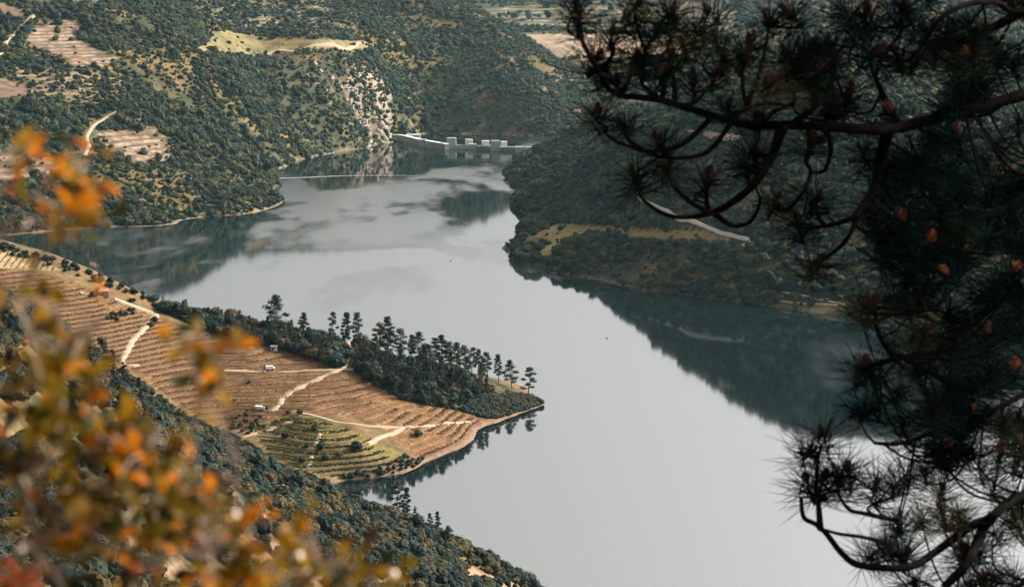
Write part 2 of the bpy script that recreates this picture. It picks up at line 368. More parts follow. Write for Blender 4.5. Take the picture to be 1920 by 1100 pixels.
# --- hills far down the valley
far_pts = Yp([(900, 30, 5000), (900, 0, 5300), (1000, 112, 4450), (1000, 64, 4750), (1000, 20, 5100), (1090, 110, 4420), (1090, 60, 4700), (1200, 150, 4300), (1200, 80, 4600), (1200, 20, 5100), (1400, 205, 4050), (1400, 120, 4300),
              (1400, 50, 4700), (1400, -20, 5200), (1600, 200, 4000), (1600, 100, 4300), (1600, 0, 4800), (1900, 200, 3950), (1900, 100, 4250), (1900, 0, 4700), (2200, 100, 4200), (2200, -50, 4800), (600, 10, 5200), (300, 10, 5200)])
far_pts += Wp([(1100, 3750, -15), (1300, 3700, -15), (1600, 3650, -10), (2000, 3650, 0), (600, 6600, 380), (1000, 6600, 370), (1400, 6600, 380), (1800, 6600, 400), (2300, 6500, 400), (0, 6500, 380), (-200, 5200, 200), (300, 4300, 120), (700, 4300, 100), (-200, 4300, 120), (1000, 5700, 255), (1400, 5700, 290)])
far = Land(far_pts, np.arange(-1600, 2300, 16.0), np.arange(3600, 6700, 16.0), 26.0, 260)
F_FIELD = [(925, 64), (1092, 64), (1300, 70), (1300, 108), (1092, 108), (1040, 108), (985, 90)]
F_T = [(855, 22), (1000, 10), (1380, 12), (1380, 60), (1100, 60), (880, 44)]
far.terrace([F_T], 9.0)

# --- colours that belong to the ground itself
def base_tint(L, s1, dry=0.5):
    n1 = fbm(L.X / s1, L.Y / s1, 4); n2 = fbm(L.X / (s1 * .23) + 40, L.Y / (s1 * .23), 3)
    c = np.zeros(L.Z.shape + (3,)) + np.array((0.060, 0.062, 0.030))
    c = mixc(c, (n1 + dry - .45) * 3, (0.155, 0.110, 0.040)); c = mixc(c, (n2 - 0.12) * 3, (0.23, 0.150, 0.060))
    return c
def masks(L):
    px, py = project(np.stack([L.X, L.Y, L.Z], -1)); return px, py
def slope(L):
    gy, gx = np.gradient(L.Z, L.ys, L.xs); return np.hypot(gx, gy)
SOIL, BANK, GREEN = (0.205, 0.094, 0.042), (0.115, 0.066, 0.027), (0.215, 0.165, 0.048)
px, py = masks(near); c = base_tint(near, 40, .6)
nz = fbm(near.X / 6, near.Y / 6, 3)
vm = inpoly(px, py, V_MAIN); vg = inpoly(px, py, V_GREEN); vr = inpoly(px, py, V_ROWS)
pen = near.Y > 890
c = np.where(pen[..., None], mixc(c, 0.6 + nz, (0.20, 0.120, 0.062)), c)
wood_p = [(275, 565), (420, 570), (520, 600), (650, 600), (760, 640), (900, 690), (1000, 745), (1030, 762), (900, 785), (850, 765), (760, 745), (700, 712), (660, 705), (640, 695), (600, 680), (520, 655), (440, 640), (380, 620), (300, 585)]
c = np.where((inpoly(px, py, wood_p) & pen)[..., None], mixc(np.zeros_like(c) + (0.06, 0.062, 0.03), nz * 2 + .2, (0.16, 0.105, 0.05)), c)
fr = near.frac
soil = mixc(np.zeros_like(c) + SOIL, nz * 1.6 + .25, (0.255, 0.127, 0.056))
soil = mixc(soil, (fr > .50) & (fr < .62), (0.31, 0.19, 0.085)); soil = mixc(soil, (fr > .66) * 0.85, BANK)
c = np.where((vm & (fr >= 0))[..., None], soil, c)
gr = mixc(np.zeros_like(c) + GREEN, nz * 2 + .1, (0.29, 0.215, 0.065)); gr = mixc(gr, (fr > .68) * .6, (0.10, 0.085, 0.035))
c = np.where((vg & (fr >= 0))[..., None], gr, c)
c = np.where((vr & pen)[..., None], mixc(np.zeros_like(c) + (0.36, 0.25, 0.13), nz, (0.28, 0.19, 0.10)), c)
shore = np.clip(1 - abs(near.Z - .4) / 1.3, 0, 1) * (near.Y > 840)
c = mixc(c, shore * 1.4, (0.25, 0.165, 0.11))
sl = slope(near)
c = np.where(((near.Y < 840) & (fbm(near.X / 18, near.Y / 30, 3) > .16))[..., None], mixc(c, np.full(c.shape[:2], .8), (0.34, 0.215, 0.13)), c)
near_obj = near.build('hill', c, 'near_ground')

px, py = masks(left); c = base_tint(left, 120, .42)
fr = left.frac; nz = fbm(left.X / 16, left.Y / 16, 3)
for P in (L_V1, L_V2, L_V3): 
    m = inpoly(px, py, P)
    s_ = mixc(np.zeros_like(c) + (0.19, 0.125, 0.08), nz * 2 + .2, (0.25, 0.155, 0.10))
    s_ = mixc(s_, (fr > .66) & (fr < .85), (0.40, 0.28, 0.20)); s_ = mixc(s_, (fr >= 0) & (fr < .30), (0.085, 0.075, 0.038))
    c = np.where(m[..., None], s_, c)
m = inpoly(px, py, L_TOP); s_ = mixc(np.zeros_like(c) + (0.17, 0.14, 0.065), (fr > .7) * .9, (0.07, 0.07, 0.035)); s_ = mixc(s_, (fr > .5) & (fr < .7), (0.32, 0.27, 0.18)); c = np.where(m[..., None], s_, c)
m = inpoly(px, py, L_V4); c = np.where(m[..., None], mixc(np.zeros_like(c) + (0.18, 0.13, 0.075), nz * 3, (0.09, 0.08, 0.04)), c); c = np.where((m & (fr > .6) & (fr < .85))[..., None], np.array((0.30, 0.21, 0.13)), c)
m = inpoly(px, py, L_FIELD); c = np.where(m[..., None], mixc(np.zeros_like(c) + (0.25, 0.19, 0.085), nz * 3, (0.15, 0.13, 0.055)), c)
for P in (L_PLAIN, L_BARE): c = np.where(inpoly(px, py, P)[..., None], np.array((0.22, 0.14, 0.095)), c)
crag = inpoly(px, py, [(560, 112), (625, 118), (690, 190), (735, 225), (738, 268), (680, 285), (675, 245), (640, 185)])
c = np.where(crag[..., None], mixc(c, nz * 6 - .2 + (py - 255) / 50., (0.235, 0.18, 0.145)), c)
c = mixc(c, (slope(left) - 1.7) * 3 + nz, (0.33, 0.25, 0.19))
c = mixc(c, np.clip(1 - abs(left.Z - .4) / 1.6, 0, 1) * .9, (0.30, 0.24, 0.18))
left_obj = left.build('hill', c, 'hill_ground')

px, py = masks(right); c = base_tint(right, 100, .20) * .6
fr = right.frac; nz = fbm(right.X / 14, right.Y / 14, 3)
m = inpoly(px, py, R_T); s_ = mixc(np.zeros_like(c) + (0.10, 0.09, 0.045), (fr > .55) & (fr < .72), (0.26, 0.22, 0.15)); s_ = mixc(s_, fr > .74, (0.07, 0.065, 0.035)); c = np.where(m[..., None], s_, c)
for P in (R_DRY, R_DRY2): c = np.where(inpoly(px, py, P)[..., None], mixc(np.zeros_like(c) + (0.29, 0.205, 0.075), nz * 2, (0.20, 0.15, 0.06)), c)
c = mixc(c, np.clip(1 - abs(right.Z - .4) / 1.4, 0, 1) * .8, (0.22, 0.19, 0.15))
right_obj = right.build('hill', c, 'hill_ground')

px, py = masks(far); c = base_tint(far, 330, .35); fr = far.frac
m = inpoly(px, py, F_FIELD); c = np.where(m[..., None], np.array((0.40, 0.29, 0.20)), c)
m = inpoly(px, py, F_T); s_ = mixc(np.zeros_like(c) + (0.20, 0.16, 0.09), fr > .6, (0.075, 0.075, 0.04)); s_ = mixc(s_, (fr > .45) & (fr < .6), (0.36, 0.30, 0.20)); c = np.where(m[..., None], s_, c)
far_obj = far.build('hill', c, 'far_ground')

# ------------------------------------------------------------------ river
m, n, l, b = mat_nodes('river_water')
n.remove(b)
geo = n.new('ShaderNodeNewGeometry'); mp = n.new('ShaderNodeMapping'); mp.inputs['Scale'].default_value = (0.0060, 0.0026, 1)
l.new(geo.outputs['Position'], mp.inputs[0])
wnz = n.new('ShaderNodeTexNoise'); wnz.inputs['Scale'].default_value = 1.0; wnz.inputs['Detail'].default_value = 5; wnz.inputs['Distortion'].default_value = 0.6
l.new(mp.outputs[0], wnz.inputs['Vector'])
sep = n.new('ShaderNodeSeparateXYZ'); l.new(geo.outputs['Position'], sep.inputs[0])
far_r = n.new('ShaderNodeMapRange'); far_r.inputs[1].default_value = 1350; far_r.inputs[2].default_value = 1900; far_r.inputs[3].default_value = -0.13; far_r.inputs[4].default_value = 0.06
l.new(sep.outputs[1], far_r.inputs[0])
shel = n.new('ShaderNodeMapRange'); shel.inputs[1].default_value = 2550; shel.inputs[2].default_value = 2750; shel.inputs[3].default_value = 0.0; shel.inputs[4].default_value = -0.10
l.new(sep.outputs[1], shel.inputs[0])
ad = n.new('ShaderNodeMath'); l.new(wnz.outputs[0], ad.inputs[0]); l.new(far_r.outputs[0], ad.inputs[1])
ad2 = n.new('ShaderNodeMath'); l.new(ad.outputs[0], ad2.inputs[0]); l.new(shel.outputs[0], ad2.inputs[1])
mp2 = n.new('ShaderNodeMapping'); mp2.inputs['Scale'].default_value = (0.05, 0.012, 1); l.new(geo.outputs['Position'], mp2.inputs[0])
wn2 = n.new('ShaderNodeTexNoise'); wn2.inputs['Scale'].default_value = 1.0; wn2.inputs['Detail'].default_value = 6; l.new(mp2.outputs[0], wn2.inputs['Vector'])
ad3 = n.new('ShaderNodeMath'); ad3.operation = 'MULTIPLY_ADD'; ad3.inputs[1].default_value = 0.22; l.new(wn2.outputs[0], ad3.inputs[0]); l.new(ad2.outputs[0], ad3.inputs[2]); ad2 = ad3
rr = n.new('ShaderNodeMapRange'); rr.interpolation_type = 'SMOOTHSTEP'; rr.inputs[1].default_value = 0.57; rr.inputs[2].default_value = 0.74; rr.inputs[3].default_value = 0.04; rr.inputs[4].default_value = 0.22
l.new(ad2.outputs[0], rr.inputs[0])
wv = n.new('ShaderNodeTexNoise'); wv.inputs['Scale'].default_value = 0.35; wv.inputs['Detail'].default_value = 3; l.new(geo.outputs['Position'], wv.inputs['Vector'])
bp = n.new('ShaderNodeBump'); bp.inputs['Strength'].default_value = 0.02; bp.inputs['Distance'].default_value = 0.3; l.new(wv.outputs[0], bp.inputs['Height'])
gl = n.new('ShaderNodeBsdfGlossy'); gl.inputs['Color'].default_value = (1.0, 0.985, 0.955, 1); l.new(rr.outputs[0], gl.inputs['Roughness']); l.new(bp.outputs[0], gl.inputs['Normal'])
di = n.new('ShaderNodeBsdfDiffuse'); di.inputs['Color'].default_value = (0.003, 0.009, 0.010, 1)
fre = n.new('ShaderNodeFresnel'); fre.inputs['IOR'].default_value = 5.2
mxs = n.new('ShaderNodeMixShader'); l.new(fre.outputs[0], mxs.inputs[0]); l.new(di.outputs[0], mxs.inputs[1]); l.new(gl.outputs[0], mxs.inputs[2])
l.new(mxs.outputs[0], n['Material Output'].inputs[0])
obj('river', mesh('river', [(-1650, 200, 0), (2350, 200, 0), (2350, 6650, 0), (-1650, 6650, 0)], [(0, 1, 2, 3)], 'river_water'), kind='structure')

# ------------------------------------------------------------------ tracks draped on the land
def track(L, pts, width, name='dirt_track', label=None, d0=None, d1=None, mat='track_dirt', lift=0.25):
    P = [L.hit(x, y, d0, d1) for x, y in pts]
    S = spline(P, 8); out = [S[0]]
    for p in S[1:]:
        if np.linalg.norm(p - out[-1]) > 0.8: out.append(p)
    S = out; V = []; Fc = []
    for i, p in enumerate(S):
        t = S[min(i + 1, len(S) - 1)] - S[max(i - 1, 0)]; t[2] = 0; t = t / (np.linalg.norm(t) + 1e-9)
        nrm = np.array([-t[1], t[0], 0]) * width / 2 * (1 + .06 * math.sin(i * .35) + rng.normal() * .025)
        hz = [float(L.h(*(p + nrm * k)[:2])) for k in (-1, 0, 1)]
        zc = max(hz[1], .5 * (hz[0] + hz[2])) + lift
        for k, hh in ((-1.25, hz[0] - .4), (-1, max(hz[0], zc - .3)), (1, max(hz[2], zc - .3)), (1.25, hz[2] - .4)):
            q = p + nrm * k; V.append((q[0], q[1], (hh + lift * .6) if abs(k) == 1 else hh))
        if i:
            a = 4 * (i - 1); b_ = 4 * i
            for k in range(3): Fc.append((a + k, a + k + 1, b_ + k + 1, b_ + k))
    return obj(name, mesh(name, V, Fc, mat, True), kind='structure')
N = dict(d0=880, d1=1160)
track(near, [(150, 549), (172, 552), (192, 556)], 2.6, **N)
track(near, [(215, 561), (250, 574), (280, 585), (292, 592), (272, 612), (248, 637), (236, 660), (226, 679)], 3.2, **N)
track(near, [(226, 681), (245, 684), (262, 686)], 2.0, **N)
track(near, [(655, 640), (650, 668), (638, 690), (600, 708), (560, 727), (531, 744), (523, 758), (508, 771)], 3.2, **N)
track(near, [(455, 819), (500, 808), (532, 796), (552, 792)], 2.6, **N)
track(near, [(600, 812), (588, 840), (577, 878)], 2.2, **N)
track(near, [(688, 830), (715, 818), (745, 806), (757, 800)], 2.6, **N)
track(near, [(640, 694), (560, 695), (470, 697), (420, 694)], 1.8, **N)
track(near, [(560, 775), (640, 792), (720, 800), (800, 797), (880, 789)], 2.0, **N)
track(left, [(-20, 118), (0, 102), (10, 82), (26, 66), (45, 47), (66, 28)], 5.5, lift=.6)
track(left, [(158, 292), (166, 272), (162, 258), (170, 242), (190, 226), (224, 208)], 4.2, lift=.6)
track(left, [(82, 326), (104, 317), (122, 309)], 5, lift=.6)
track(left, [(478, 101), (520, 96), (570, 93), (640, 90), (690, 88)], 6, lift=.6)
track(left, [(175, 193), (205, 196)], 4, lift=.6)
track(right, [(1196, 362), (1206, 376), (1250, 396), (1292, 413), (1340, 432), (1378, 443), (1402, 450), (1398, 459), (1386, 464)], 2.6, lift=1.0, mat='road_surface')
track(right, [(1400, 461), (1430, 468), (1470, 476)], 2.6, lift=.4)
track(right, [(1225, 236), (1260, 242), (1292, 249), (1345, 256), (1375, 259)], 5, lift=.5)
track(right, [(1465, 547), (1500, 553), (1545, 563), (1585, 571)], 1.6, lift=.3)
track(right, [(1455, 563), (1510, 570), (1570, 573)], 1.6, lift=.3)
track(right, [(1520, 271), (1560, 271), (1605, 272)], 4, lift=.5)
track(far, [(1062, 107), (1075, 95), (1090, 80)], 9, lift=1.0)

# ------------------------------------------------------------------ contour lines: terrace walls and rows of vines
def contours(L, Zs, level, mask):
    gy, gx = GRAD
    a = contour_run(L.xs, L.ys, Zs - level, mask & (abs(gy) >= abs(gx) * .45), 4.0)
    b_ = contour_run(L.ys, L.xs, (Zs - level).T, (mask & (abs(gy) < abs(gx) * .45)).T, 3.0)
    return a + [q[:, ::-1] for q in b_]
def contour_run(xs, ys, A, mask, lim):
    cr = (A[:-1] * A[1:] < 0) & mask[:-1] & mask[1:]
    chains, act = [], []
    for i in range(len(xs)):
        js = np.nonzero(cr[:, i])[0]
        pts = [ys[j] + (ys[j + 1] - ys[j]) * (A[j, i] / (A[j, i] - A[j + 1, i])) for j in js]
        new = []; used = set()
        for ch in act:
            best = None
            for k, y in enumerate(pts):
                dd = abs(y - ch[-1][1])
                if k not in used and dd < lim and (best is None or dd < best[0]): best = (dd, k)
            if best: used.add(best[1]); ch.append((xs[i], pts[best[1]])); new.append(ch)
            else: chains.append(ch)
        for k, y in enumerate(pts):
            if k not in used: new.append([(xs[i], y)])
        act = new
    return [np.array(c_) for c_ in chains + act if len(c_) > 9]
Zs_ = Z0.copy()
for _ in range(5): Zs_[1:-1, 1:-1] = (Zs_[1:-1, 1:-1] + Zs_[:-2, 1:-1] + Zs_[2:, 1:-1] + Zs_[1:-1, :-2] + Zs_[1:-1, 2:]) / 5
GRAD = np.gradient(Zs_, near.ys, near.xs)
px, py = masks(near)
vmask = (inpoly(px, py, V_MAIN) | inpoly(px, py, V_GREEN)) & (near.Y > 890)
vine_pts = {'brown': [], 'green': []}
wall_n = 0
for k in range(1, 50):
    for ch in contours(near, Zs_, k * TS - 0.22 * TS, vmask):
        S = ch[::2]
        if len(S) < 5: continue
        V = []; Fc = []
        for i, (x, y) in enumerate(S):
            tg = S[min(i + 1, len(S) - 1)] - S[max(i - 1, 0)]; tg = tg / (np.hypot(*tg) + 1e-9); nx_, ny_ = -tg[1], tg[0]
            if ny_ < 0: nx_, ny_ = -nx_, -ny_
            z = float(near.h(x, y)); jt = 0.12 * math.sin(i * 2.3) + .1 * math.sin(i * .9)
            for dy, dz in ((-.4, -.9), (-.3, .18 + jt), (.2, .22 + jt), (.3, -.3)): V.append((x + nx_ * dy, y + ny_ * dy, z + dz))
            if i:
                a, b_ = 4 * (i - 1), 4 * i
                for q in range(3): Fc.append((a + q, b_ + q, b_ + q + 1, a + q + 1))
        obj('terrace_wall', mesh('terrace_wall', V, Fc, 'dry_stone', True), near_obj); wall_n += 1
    for off, key in ((0.08, 0), (0.26, 0), (0.44, 0)):
        for ch in contours(near, Zs_, k * TS + off * TS, vmask):
            seg = np.hypot(*np.diff(ch, axis=0).T); s_ = np.r_[0, np.cumsum(seg)]
            for t in np.arange(0, s_[-1], 1.0):
                x = np.interp(t, s_, ch[:, 0]); y = np.interp(t, s_, ch[:, 1])
                if rng.random() < .12: continue
                z = float(near.h(x, y)); qx, qy = project(np.array([x, y, z]))
                g = bool(inpoly(np.array([qx]), np.array([qy]), V_GREEN)[0])
                vine_pts['green' if g else 'brown'].append((x + rng.normal() * .15, y + rng.normal() * .2, z - .05))

# ------------------------------------------------------------------ vegetation prototypes
def ico(sub):
    t = (1 + 5 ** .5) / 2
    V = [np.array(v, float) / np.linalg.norm(v) for v in [(-1, t, 0), (1, t, 0), (-1, -t, 0), (1, -t, 0), (0, -1, t), (0, 1, t), (0, -1, -t), (0, 1, -t), (t, 0, -1), (t, 0, 1), (-t, 0, -1), (-t, 0, 1)]]
    Fc = [(0, 11, 5), (0, 5, 1), (0, 1, 7), (0, 7, 10), (0, 10, 11), (1, 5, 9), (5, 11, 4), (11, 10, 2), (10, 7, 6), (7, 1, 8), (3, 9, 4), (3, 4, 2), (3, 2, 6), (3, 6, 8), (3, 8, 9), (4, 9, 5), (2, 4, 11), (6, 2, 10), (8, 6, 7), (9, 8, 1)]
    for _ in range(sub):
        mid = {}; nf = []
        def g(a, b_):
            k = (min(a, b_), max(a, b_))
            if k not in mid:
                v = V[a] + V[b_]; V.append(v / np.linalg.norm(v)); mid[k] = len(V) - 1
            return mid[k]
        for a, b_, c_ in Fc:
            x, y, z = g(a, b_), g(b_, c_), g(c_, a); nf += [(a, x, z), (b_, y, x), (c_, z, y), (x, y, z)]
        Fc = nf
    return np.array(V), Fc
ICO1 = ico(1); ICO0 = ico(0)
def leaf_cards(rs, center, rad, n, size):
    d = rs.normal(size=(n, 3)); d /= np.linalg.norm(d, axis=1)[:, None]
    p = np.array(center) + d * np.array(rad) * (0.80 + .32 * rs.random((n, 1)))
    V = []; Fc = []
    for i in range(n):
        nn = d[i] + rs.normal(size=3) * .65; nn /= np.linalg.norm(nn)
        u = np.cross(nn, rs.normal(size=3)); u /= np.linalg.norm(u); w = np.cross(nn, u)
        s_ = size * (.6 + .8 * rs.random()); b_ = len(V)
        V += [p[i] - u * s_, p[i] - w * s_ * .55, p[i] + u * s_, p[i] + w * s_ * .55]; Fc.append((b_, b_ + 1, b_ + 2, b_ + 3))
    return V, Fc
def bush_mesh(seed, lobes=5, cards=60, size=.17, mat='bush_leaf', tall=1.0):
    rs = np.random.default_rng(seed); mb = MB()
    for k in range(lobes):
        an = rs.random() * 6.28; rr_ = rs.random() ** .5 * .62 if k else 0
        r0 = .42 + .28 * rs.random()
        cz = (.45 + .55 * rs.random() * (1 - rr_)) * tall
        ctr = (rr_ * math.cos(an), rr_ * math.sin(an), cz); rad = (r0, r0, r0 * (.75 + .3 * rs.random()))
        Vi, Fi = ICO1
        V = Vi * (1 + rs.normal(size=(len(Vi), 1)) * .13) * np.array(rad) * .9 + np.array(ctr)
        mb.add(V, Fi); mb.add(*leaf_cards(rs, ctr, rad, cards, size))
    return mb.me('bush', mat)
def pine_crown(seed, hgt, clumps, cards, wide, conic=False, mat='pine_needle', size=.26):
    rs = np.random.default_rng(seed); mb = MB(); low = .27 if not conic else .10
    for k in range(clumps):
        f = low + (1 - low) * (k + .5 * rs.random()) / clumps
        prof = (1 - f) * 1.15 + .1 if conic else math.sin(min(1, (f - low) / (1 - low) * .9 + .22) * math.pi) ** .7
        rr_ = wide * prof * (.35 + .65 * rs.random()); an = k * 2.4 + rs.random()
        ctr = (rr_ * math.cos(an), rr_ * math.sin(an), hgt * f)
        r0 = wide * (.30 + .22 * rs.random()) * (1 if not conic else (.5 + .6 * (1 - f)))
        rad = (r0, r0, r0 * .55)
        Vi, Fi = ICO0
        mb.add(Vi * np.array(rad) * .62 * (1 + rs.normal(size=(len(Vi), 1)) * .15) + np.array(ctr), Fi)
        mb.add(*leaf_cards(rs, ctr, rad, cards, size))
    return mb.me('crown', mat)
def pine_trunk(seed, hgt, r):
    rs = np.random.default_rng(seed); mb = MB()
    b1, b2 = rs.normal(size=2) * .25
    P = [(b1 * t * t * 2, b2 * t * t * 2, -0.8 + t * (hgt * .95 + .8)) for t in np.linspace(0, 1, 7)]
    mb.tube(P, [r * (1 - .75 * t) for t in np.linspace(0, 1, 7)], 6)
    for k in range(6):
        t = .45 + .08 * k; an = k * 2.4 + rs.random(); p = np.array((b1 * t * t * 2, b2 * t * t * 2, hgt * t))
        mb.tube([p, p + np.array((math.cos(an) * 1.0, math.sin(an) * 1.0, .35)), p + np.array((math.cos(an) * 1.9, math.sin(an) * 1.9, .9))], [r * .4, r * .25, r * .1], 4)
    return mb.me('trunk', 'tree_bark')

# geometry-node scatter for what nobody could count
def scatter(name, pts, scl, rot, protos, label=None, idx=None):
    pts = np.asarray(pts, float); me = bpy.data.meshes.new(name); me.vertices.add(len(pts)); me.vertices.foreach_set('co', pts.ravel())
    a = me.attributes.new('scl', 'FLOAT_VECTOR', 'POINT'); a.data.foreach_set('vector', np.asarray(scl, float).ravel())
    r_ = np.zeros((len(pts), 3)); r_[:, 2] = rot
    a = me.attributes.new('rot', 'FLOAT_VECTOR', 'POINT'); a.data.foreach_set('vector', r_.ravel())
    a = me.attributes.new('idx', 'INT', 'POINT'); a.data.foreach_set('value', np.asarray(idx if idx is not None else rng.integers(0, len(protos), len(pts)), dtype=np.int32))
    o = obj(name, me, kind='stuff')
    if label: o['label'] = label; o['category'] = 'woodland' if 'vine' not in name else 'vines'
    pc = bpy.data.collections.new(name + '_source')
    for i, pm in enumerate(protos):
        po = bpy.data.objects.new('%s_form_%02d' % (name, i), pm); pc.objects.link(po)
    ng = bpy.data.node_groups.new(name, 'GeometryNodeTree')
    ng.interface.new_socket('Geometry', in_out='INPUT', socket_type='NodeSocketGeometry'); ng.interface.new_socket('Geometry', in_out='OUTPUT', socket_type='NodeSocketGeometry')
    gi = ng.nodes.new('NodeGroupInput'); go = ng.nodes.new('NodeGroupOutput'); ip = ng.nodes.new('GeometryNodeInstanceOnPoints')
    ci = ng.nodes.new('GeometryNodeCollectionInfo'); ci.inputs['Collection'].default_value = pc; ci.inputs['Separate Children'].default_value = True; ci.inputs['Reset Children'].default_value = True
    def at(nm, ty):
        q = ng.nodes.new('GeometryNodeInputNamedAttribute'); q.data_type = ty; q.inputs['Name'].default_value = nm; return q.outputs['Attribute']
    L = ng.links.new
    L(gi.outputs[0], ip.inputs['Points']); L(ci.outputs[0], ip.inputs['Instance']); ip.inputs['Pick Instance'].default_value = True
    L(at('idx', 'INT'), ip.inputs['Instance Index']); L(at('rot', 'FLOAT_VECTOR'), ip.inputs['Rotation']); L(at('scl', 'FLOAT_VECTOR'), ip.inputs['Scale'])
    L(ip.outputs[0], go.inputs[0])
    o.modifiers.new('scatter', 'NODES').node_group = ng
    return o
bushes = [bush_mesh(i, 5, 45, .17) for i in range(6)] + [bush_mesh(20 + i, 6, 45, .16, tall=1.7) for i in range(2)]
vines_b = [bush_mesh(40 + i, 2, 14, .35, 'vine_brown') for i in range(3)]
vines_g = [bush_mesh(50 + i, 3, 20, .3, 'vine_green') for i in range(3)]
for key, pr, sc_ in (('brown', vines_b, .40), ('green', vines_g, .58)):
    P = np.array(vine_pts[key])
    s3 = sc_ * (.7 + .6 * rng.random((len(P), 1))) * np.array([[1, 1, .95]])
    scatter('vine_rows', P, s3, rng.random(len(P)) * 6.28, pr, 'low %s vines in rows along the terraces of the peninsula' % ('brown' if key == 'brown' else 'leafy green'))
# straight rows on the top corner of the peninsula
px, py = masks(near); m = inpoly(px, py, V_ROWS) & (near.Y > 1000)
P = []
X0, Y0 = near.X[m], near.Y[m]
if len(X0):
    for x in np.arange(X0.min(), X0.max(), 3.0):
        for y in np.arange(Y0.min(), Y0.max(), 1.6):
            z = float(near.h(x, y)); qx, qy = project(np.array([x, y, z]))
            if inpoly(np.array([qx]), np.array([qy]), V_ROWS)[0]: P.append((x + rng.normal() * .1, y, z))
    P = np.array(P); scatter('vine_rows', P, np.full((len(P), 3), .5) * (.7 + .6 * rng.random((len(P), 1))), rng.random(len(P)) * 6.28, vines_b, 'straight rows of low vines on the top corner of the peninsula')

def scatter_land(L, name, n, excl, size, label, protos=bushes, zmin=.6, ypoly=None, thin=None):
    X = rng.uniform(L.xs[0], L.xs[-1], n); Y = rng.uniform(L.ys[0], L.ys[-1], n); Z = L.h(X, Y)
    px, py = project(np.stack([X, Y, Z], -1))
    k = (Z > zmin) & (px > -260) & (px < 2150) & (py > -120) & (py < 1250)
    for P, dens in excl:
        ins = inpoly(px, py, P); k &= ~(ins & (rng.random(n) > dens))
    den = fbm(X / 60, Y / 60, 3)
    k &= rng.random(n) < np.clip(.90 + den * 1.5, .22, 1)
    if thin is not None: k &= thin(X, Y, Z, px, py)
    X, Y, Z = X[k], Y[k], Z[k]
    s_ = size[0] + (size[1] - size[0]) * rng.random(len(X)) ** 2.6
    s_ *= np.clip(1 + fbm(X / 90 + 9, Y / 90, 2) * .7, .6, 1.5)
    s3 = np.stack([s_ * (.75 + .6 * rng.random(len(X))), s_ * (.75 + .6 * rng.random(len(X))), s_ * (.6 + .75 * rng.random(len(X)))], -1)
    scatter(name, np.stack([X, Y, Z - .25 * s_], -1), s3, rng.random(len(X)) * 6.28, protos, label)
    return len(X)
def band(pts, w):                              # a strip of the picture around a track
    return [(x, y - w) for x, y in pts] + [(x, y + w) for x, y in reversed(pts)]
road_l = [band([(-20, 118), (0, 102), (10, 82), (26, 66), (45, 47), (66, 28)], 9), [(150, 296), (178, 296), (182, 240), (230, 212), (222, 202), (170, 232), (155, 255)], band([(82, 326), (122, 309)], 6)]
n1 = scatter_land(left, 'woodland', 290000, [(L_V1, .07), (L_V2, .02), (L_V3, .08), (L_TOP, .35), (L_FIELD, .03), (L_PLAIN, .03), (L_BARE, .05), (L_V4, .55)] + [(p, 0) for p in road_l]
                  + [([(700, 215), (738, 230), (738, 270), (690, 282), (690, 245)], .3)], (1.5, 6.2), 'dense evergreen scrub and woodland covering the far bank of the river')
n2 = scatter_land(right, 'woodland', 190000, [(R_T, .75), (R_DRY, .05), (R_DRY2, .1), (band([(1190, 360), (1206, 378), (1250, 399), (1340, 437), (1410, 458)], 14), 0), (band([(1402, 445), (1386, 466)], 8), 0), (band([(1225, 236), (1375, 259)], 6), .1), (band([(1455, 552), (1585, 572)], 8), .25)],
                  (1.6, 5.0), 'grey green scrub covering the steep bank opposite the peninsula')
n3 = scatter_land(far, 'woodland', 60000, [(F_FIELD, .0), (F_T, .08)], (4, 9), 'hazy woodland on the hills far down the valley')

# ------------------------------------------------------------------ dam, boom, houses
def wx(px, d): return (px - 960) / F * d
def top_z(py, d): return float(at_y(960, py, d)[2])
dam = empty('dam', tuple(at_z(860, 281, 0)), label='pale concrete dam with gate towers closing the river below the crag', category='dam')
def dam_part(name, mb, mat):
    o = obj(name, mb.me(name, mat)); o.parent = dam; o.matrix_parent_inverse = Matrix.Translation(-dam.location); return o
crest = [at_z(728, 252.5, 9), at_z(745, 252.5, 9), at_z(760, 254, 9), at_z(790, 261.5, 9), at_z(838, 269.5, 9)]
def wall_run(pts, z0, z1, th):
    mb = MB()
    for a, b_ in zip(pts[:-1], pts[1:]):
        d_ = b_ - a; L_ = math.hypot(d_[0], d_[1]); c_ = (a + b_) / 2
        mb.box((c_[0], c_[1], (z0 + z1) / 2), (L_ + .6, th, z1 - z0), math.atan2(d_[1], d_[0]))
    return mb
for a, b_ in zip(crest[:-1], crest[1:]):
    dam_part('wall_section', wall_run([a, b_], -14, 8.4, 7), 'concrete')
    dam_part('crest_deck', wall_run([a, b_], 8.4, 9.0, 8.4), 'pale_concrete')
pl = at_z(775, 252.3, 9); dam_part('platform', MB().box((pl[0], pl[1], 4), (22, 14, 9.6)), 'concrete')
dam_part('platform_deck', MB().box((pl[0], pl[1] , 9.0), (23, 15, .5)), 'pale_concrete')
def dd(px): return np.interp(px, [785, 838, 985], [3120, 3065, 2985])
def block(name, x0, x1, ytop, depth, mat, z0=-14, fwd=0.0, cap=True):
    d = dd((x0 + x1) / 2) - fwd; z1 = top_z(ytop, d); w = (x1 - x0) / F * d
    o = dam_part(name, MB().box((wx((x0 + x1) / 2, d), d + depth / 2, (z0 + z1) / 2), (w, depth, z1 - z0)), mat)
    if cap:
        q = obj('coping', MB().box((wx((x0 + x1) / 2, d), d + depth / 2, z1 + .35), (w + 1.2, depth + 1.2, .7)).me('coping', 'pale_concrete'))
        q.parent = o; q.matrix_parent_inverse = Matrix.Translation(-dam.location)
    return o
block('pier', 785, 799, 261.5, 12, 'concrete', fwd=4)
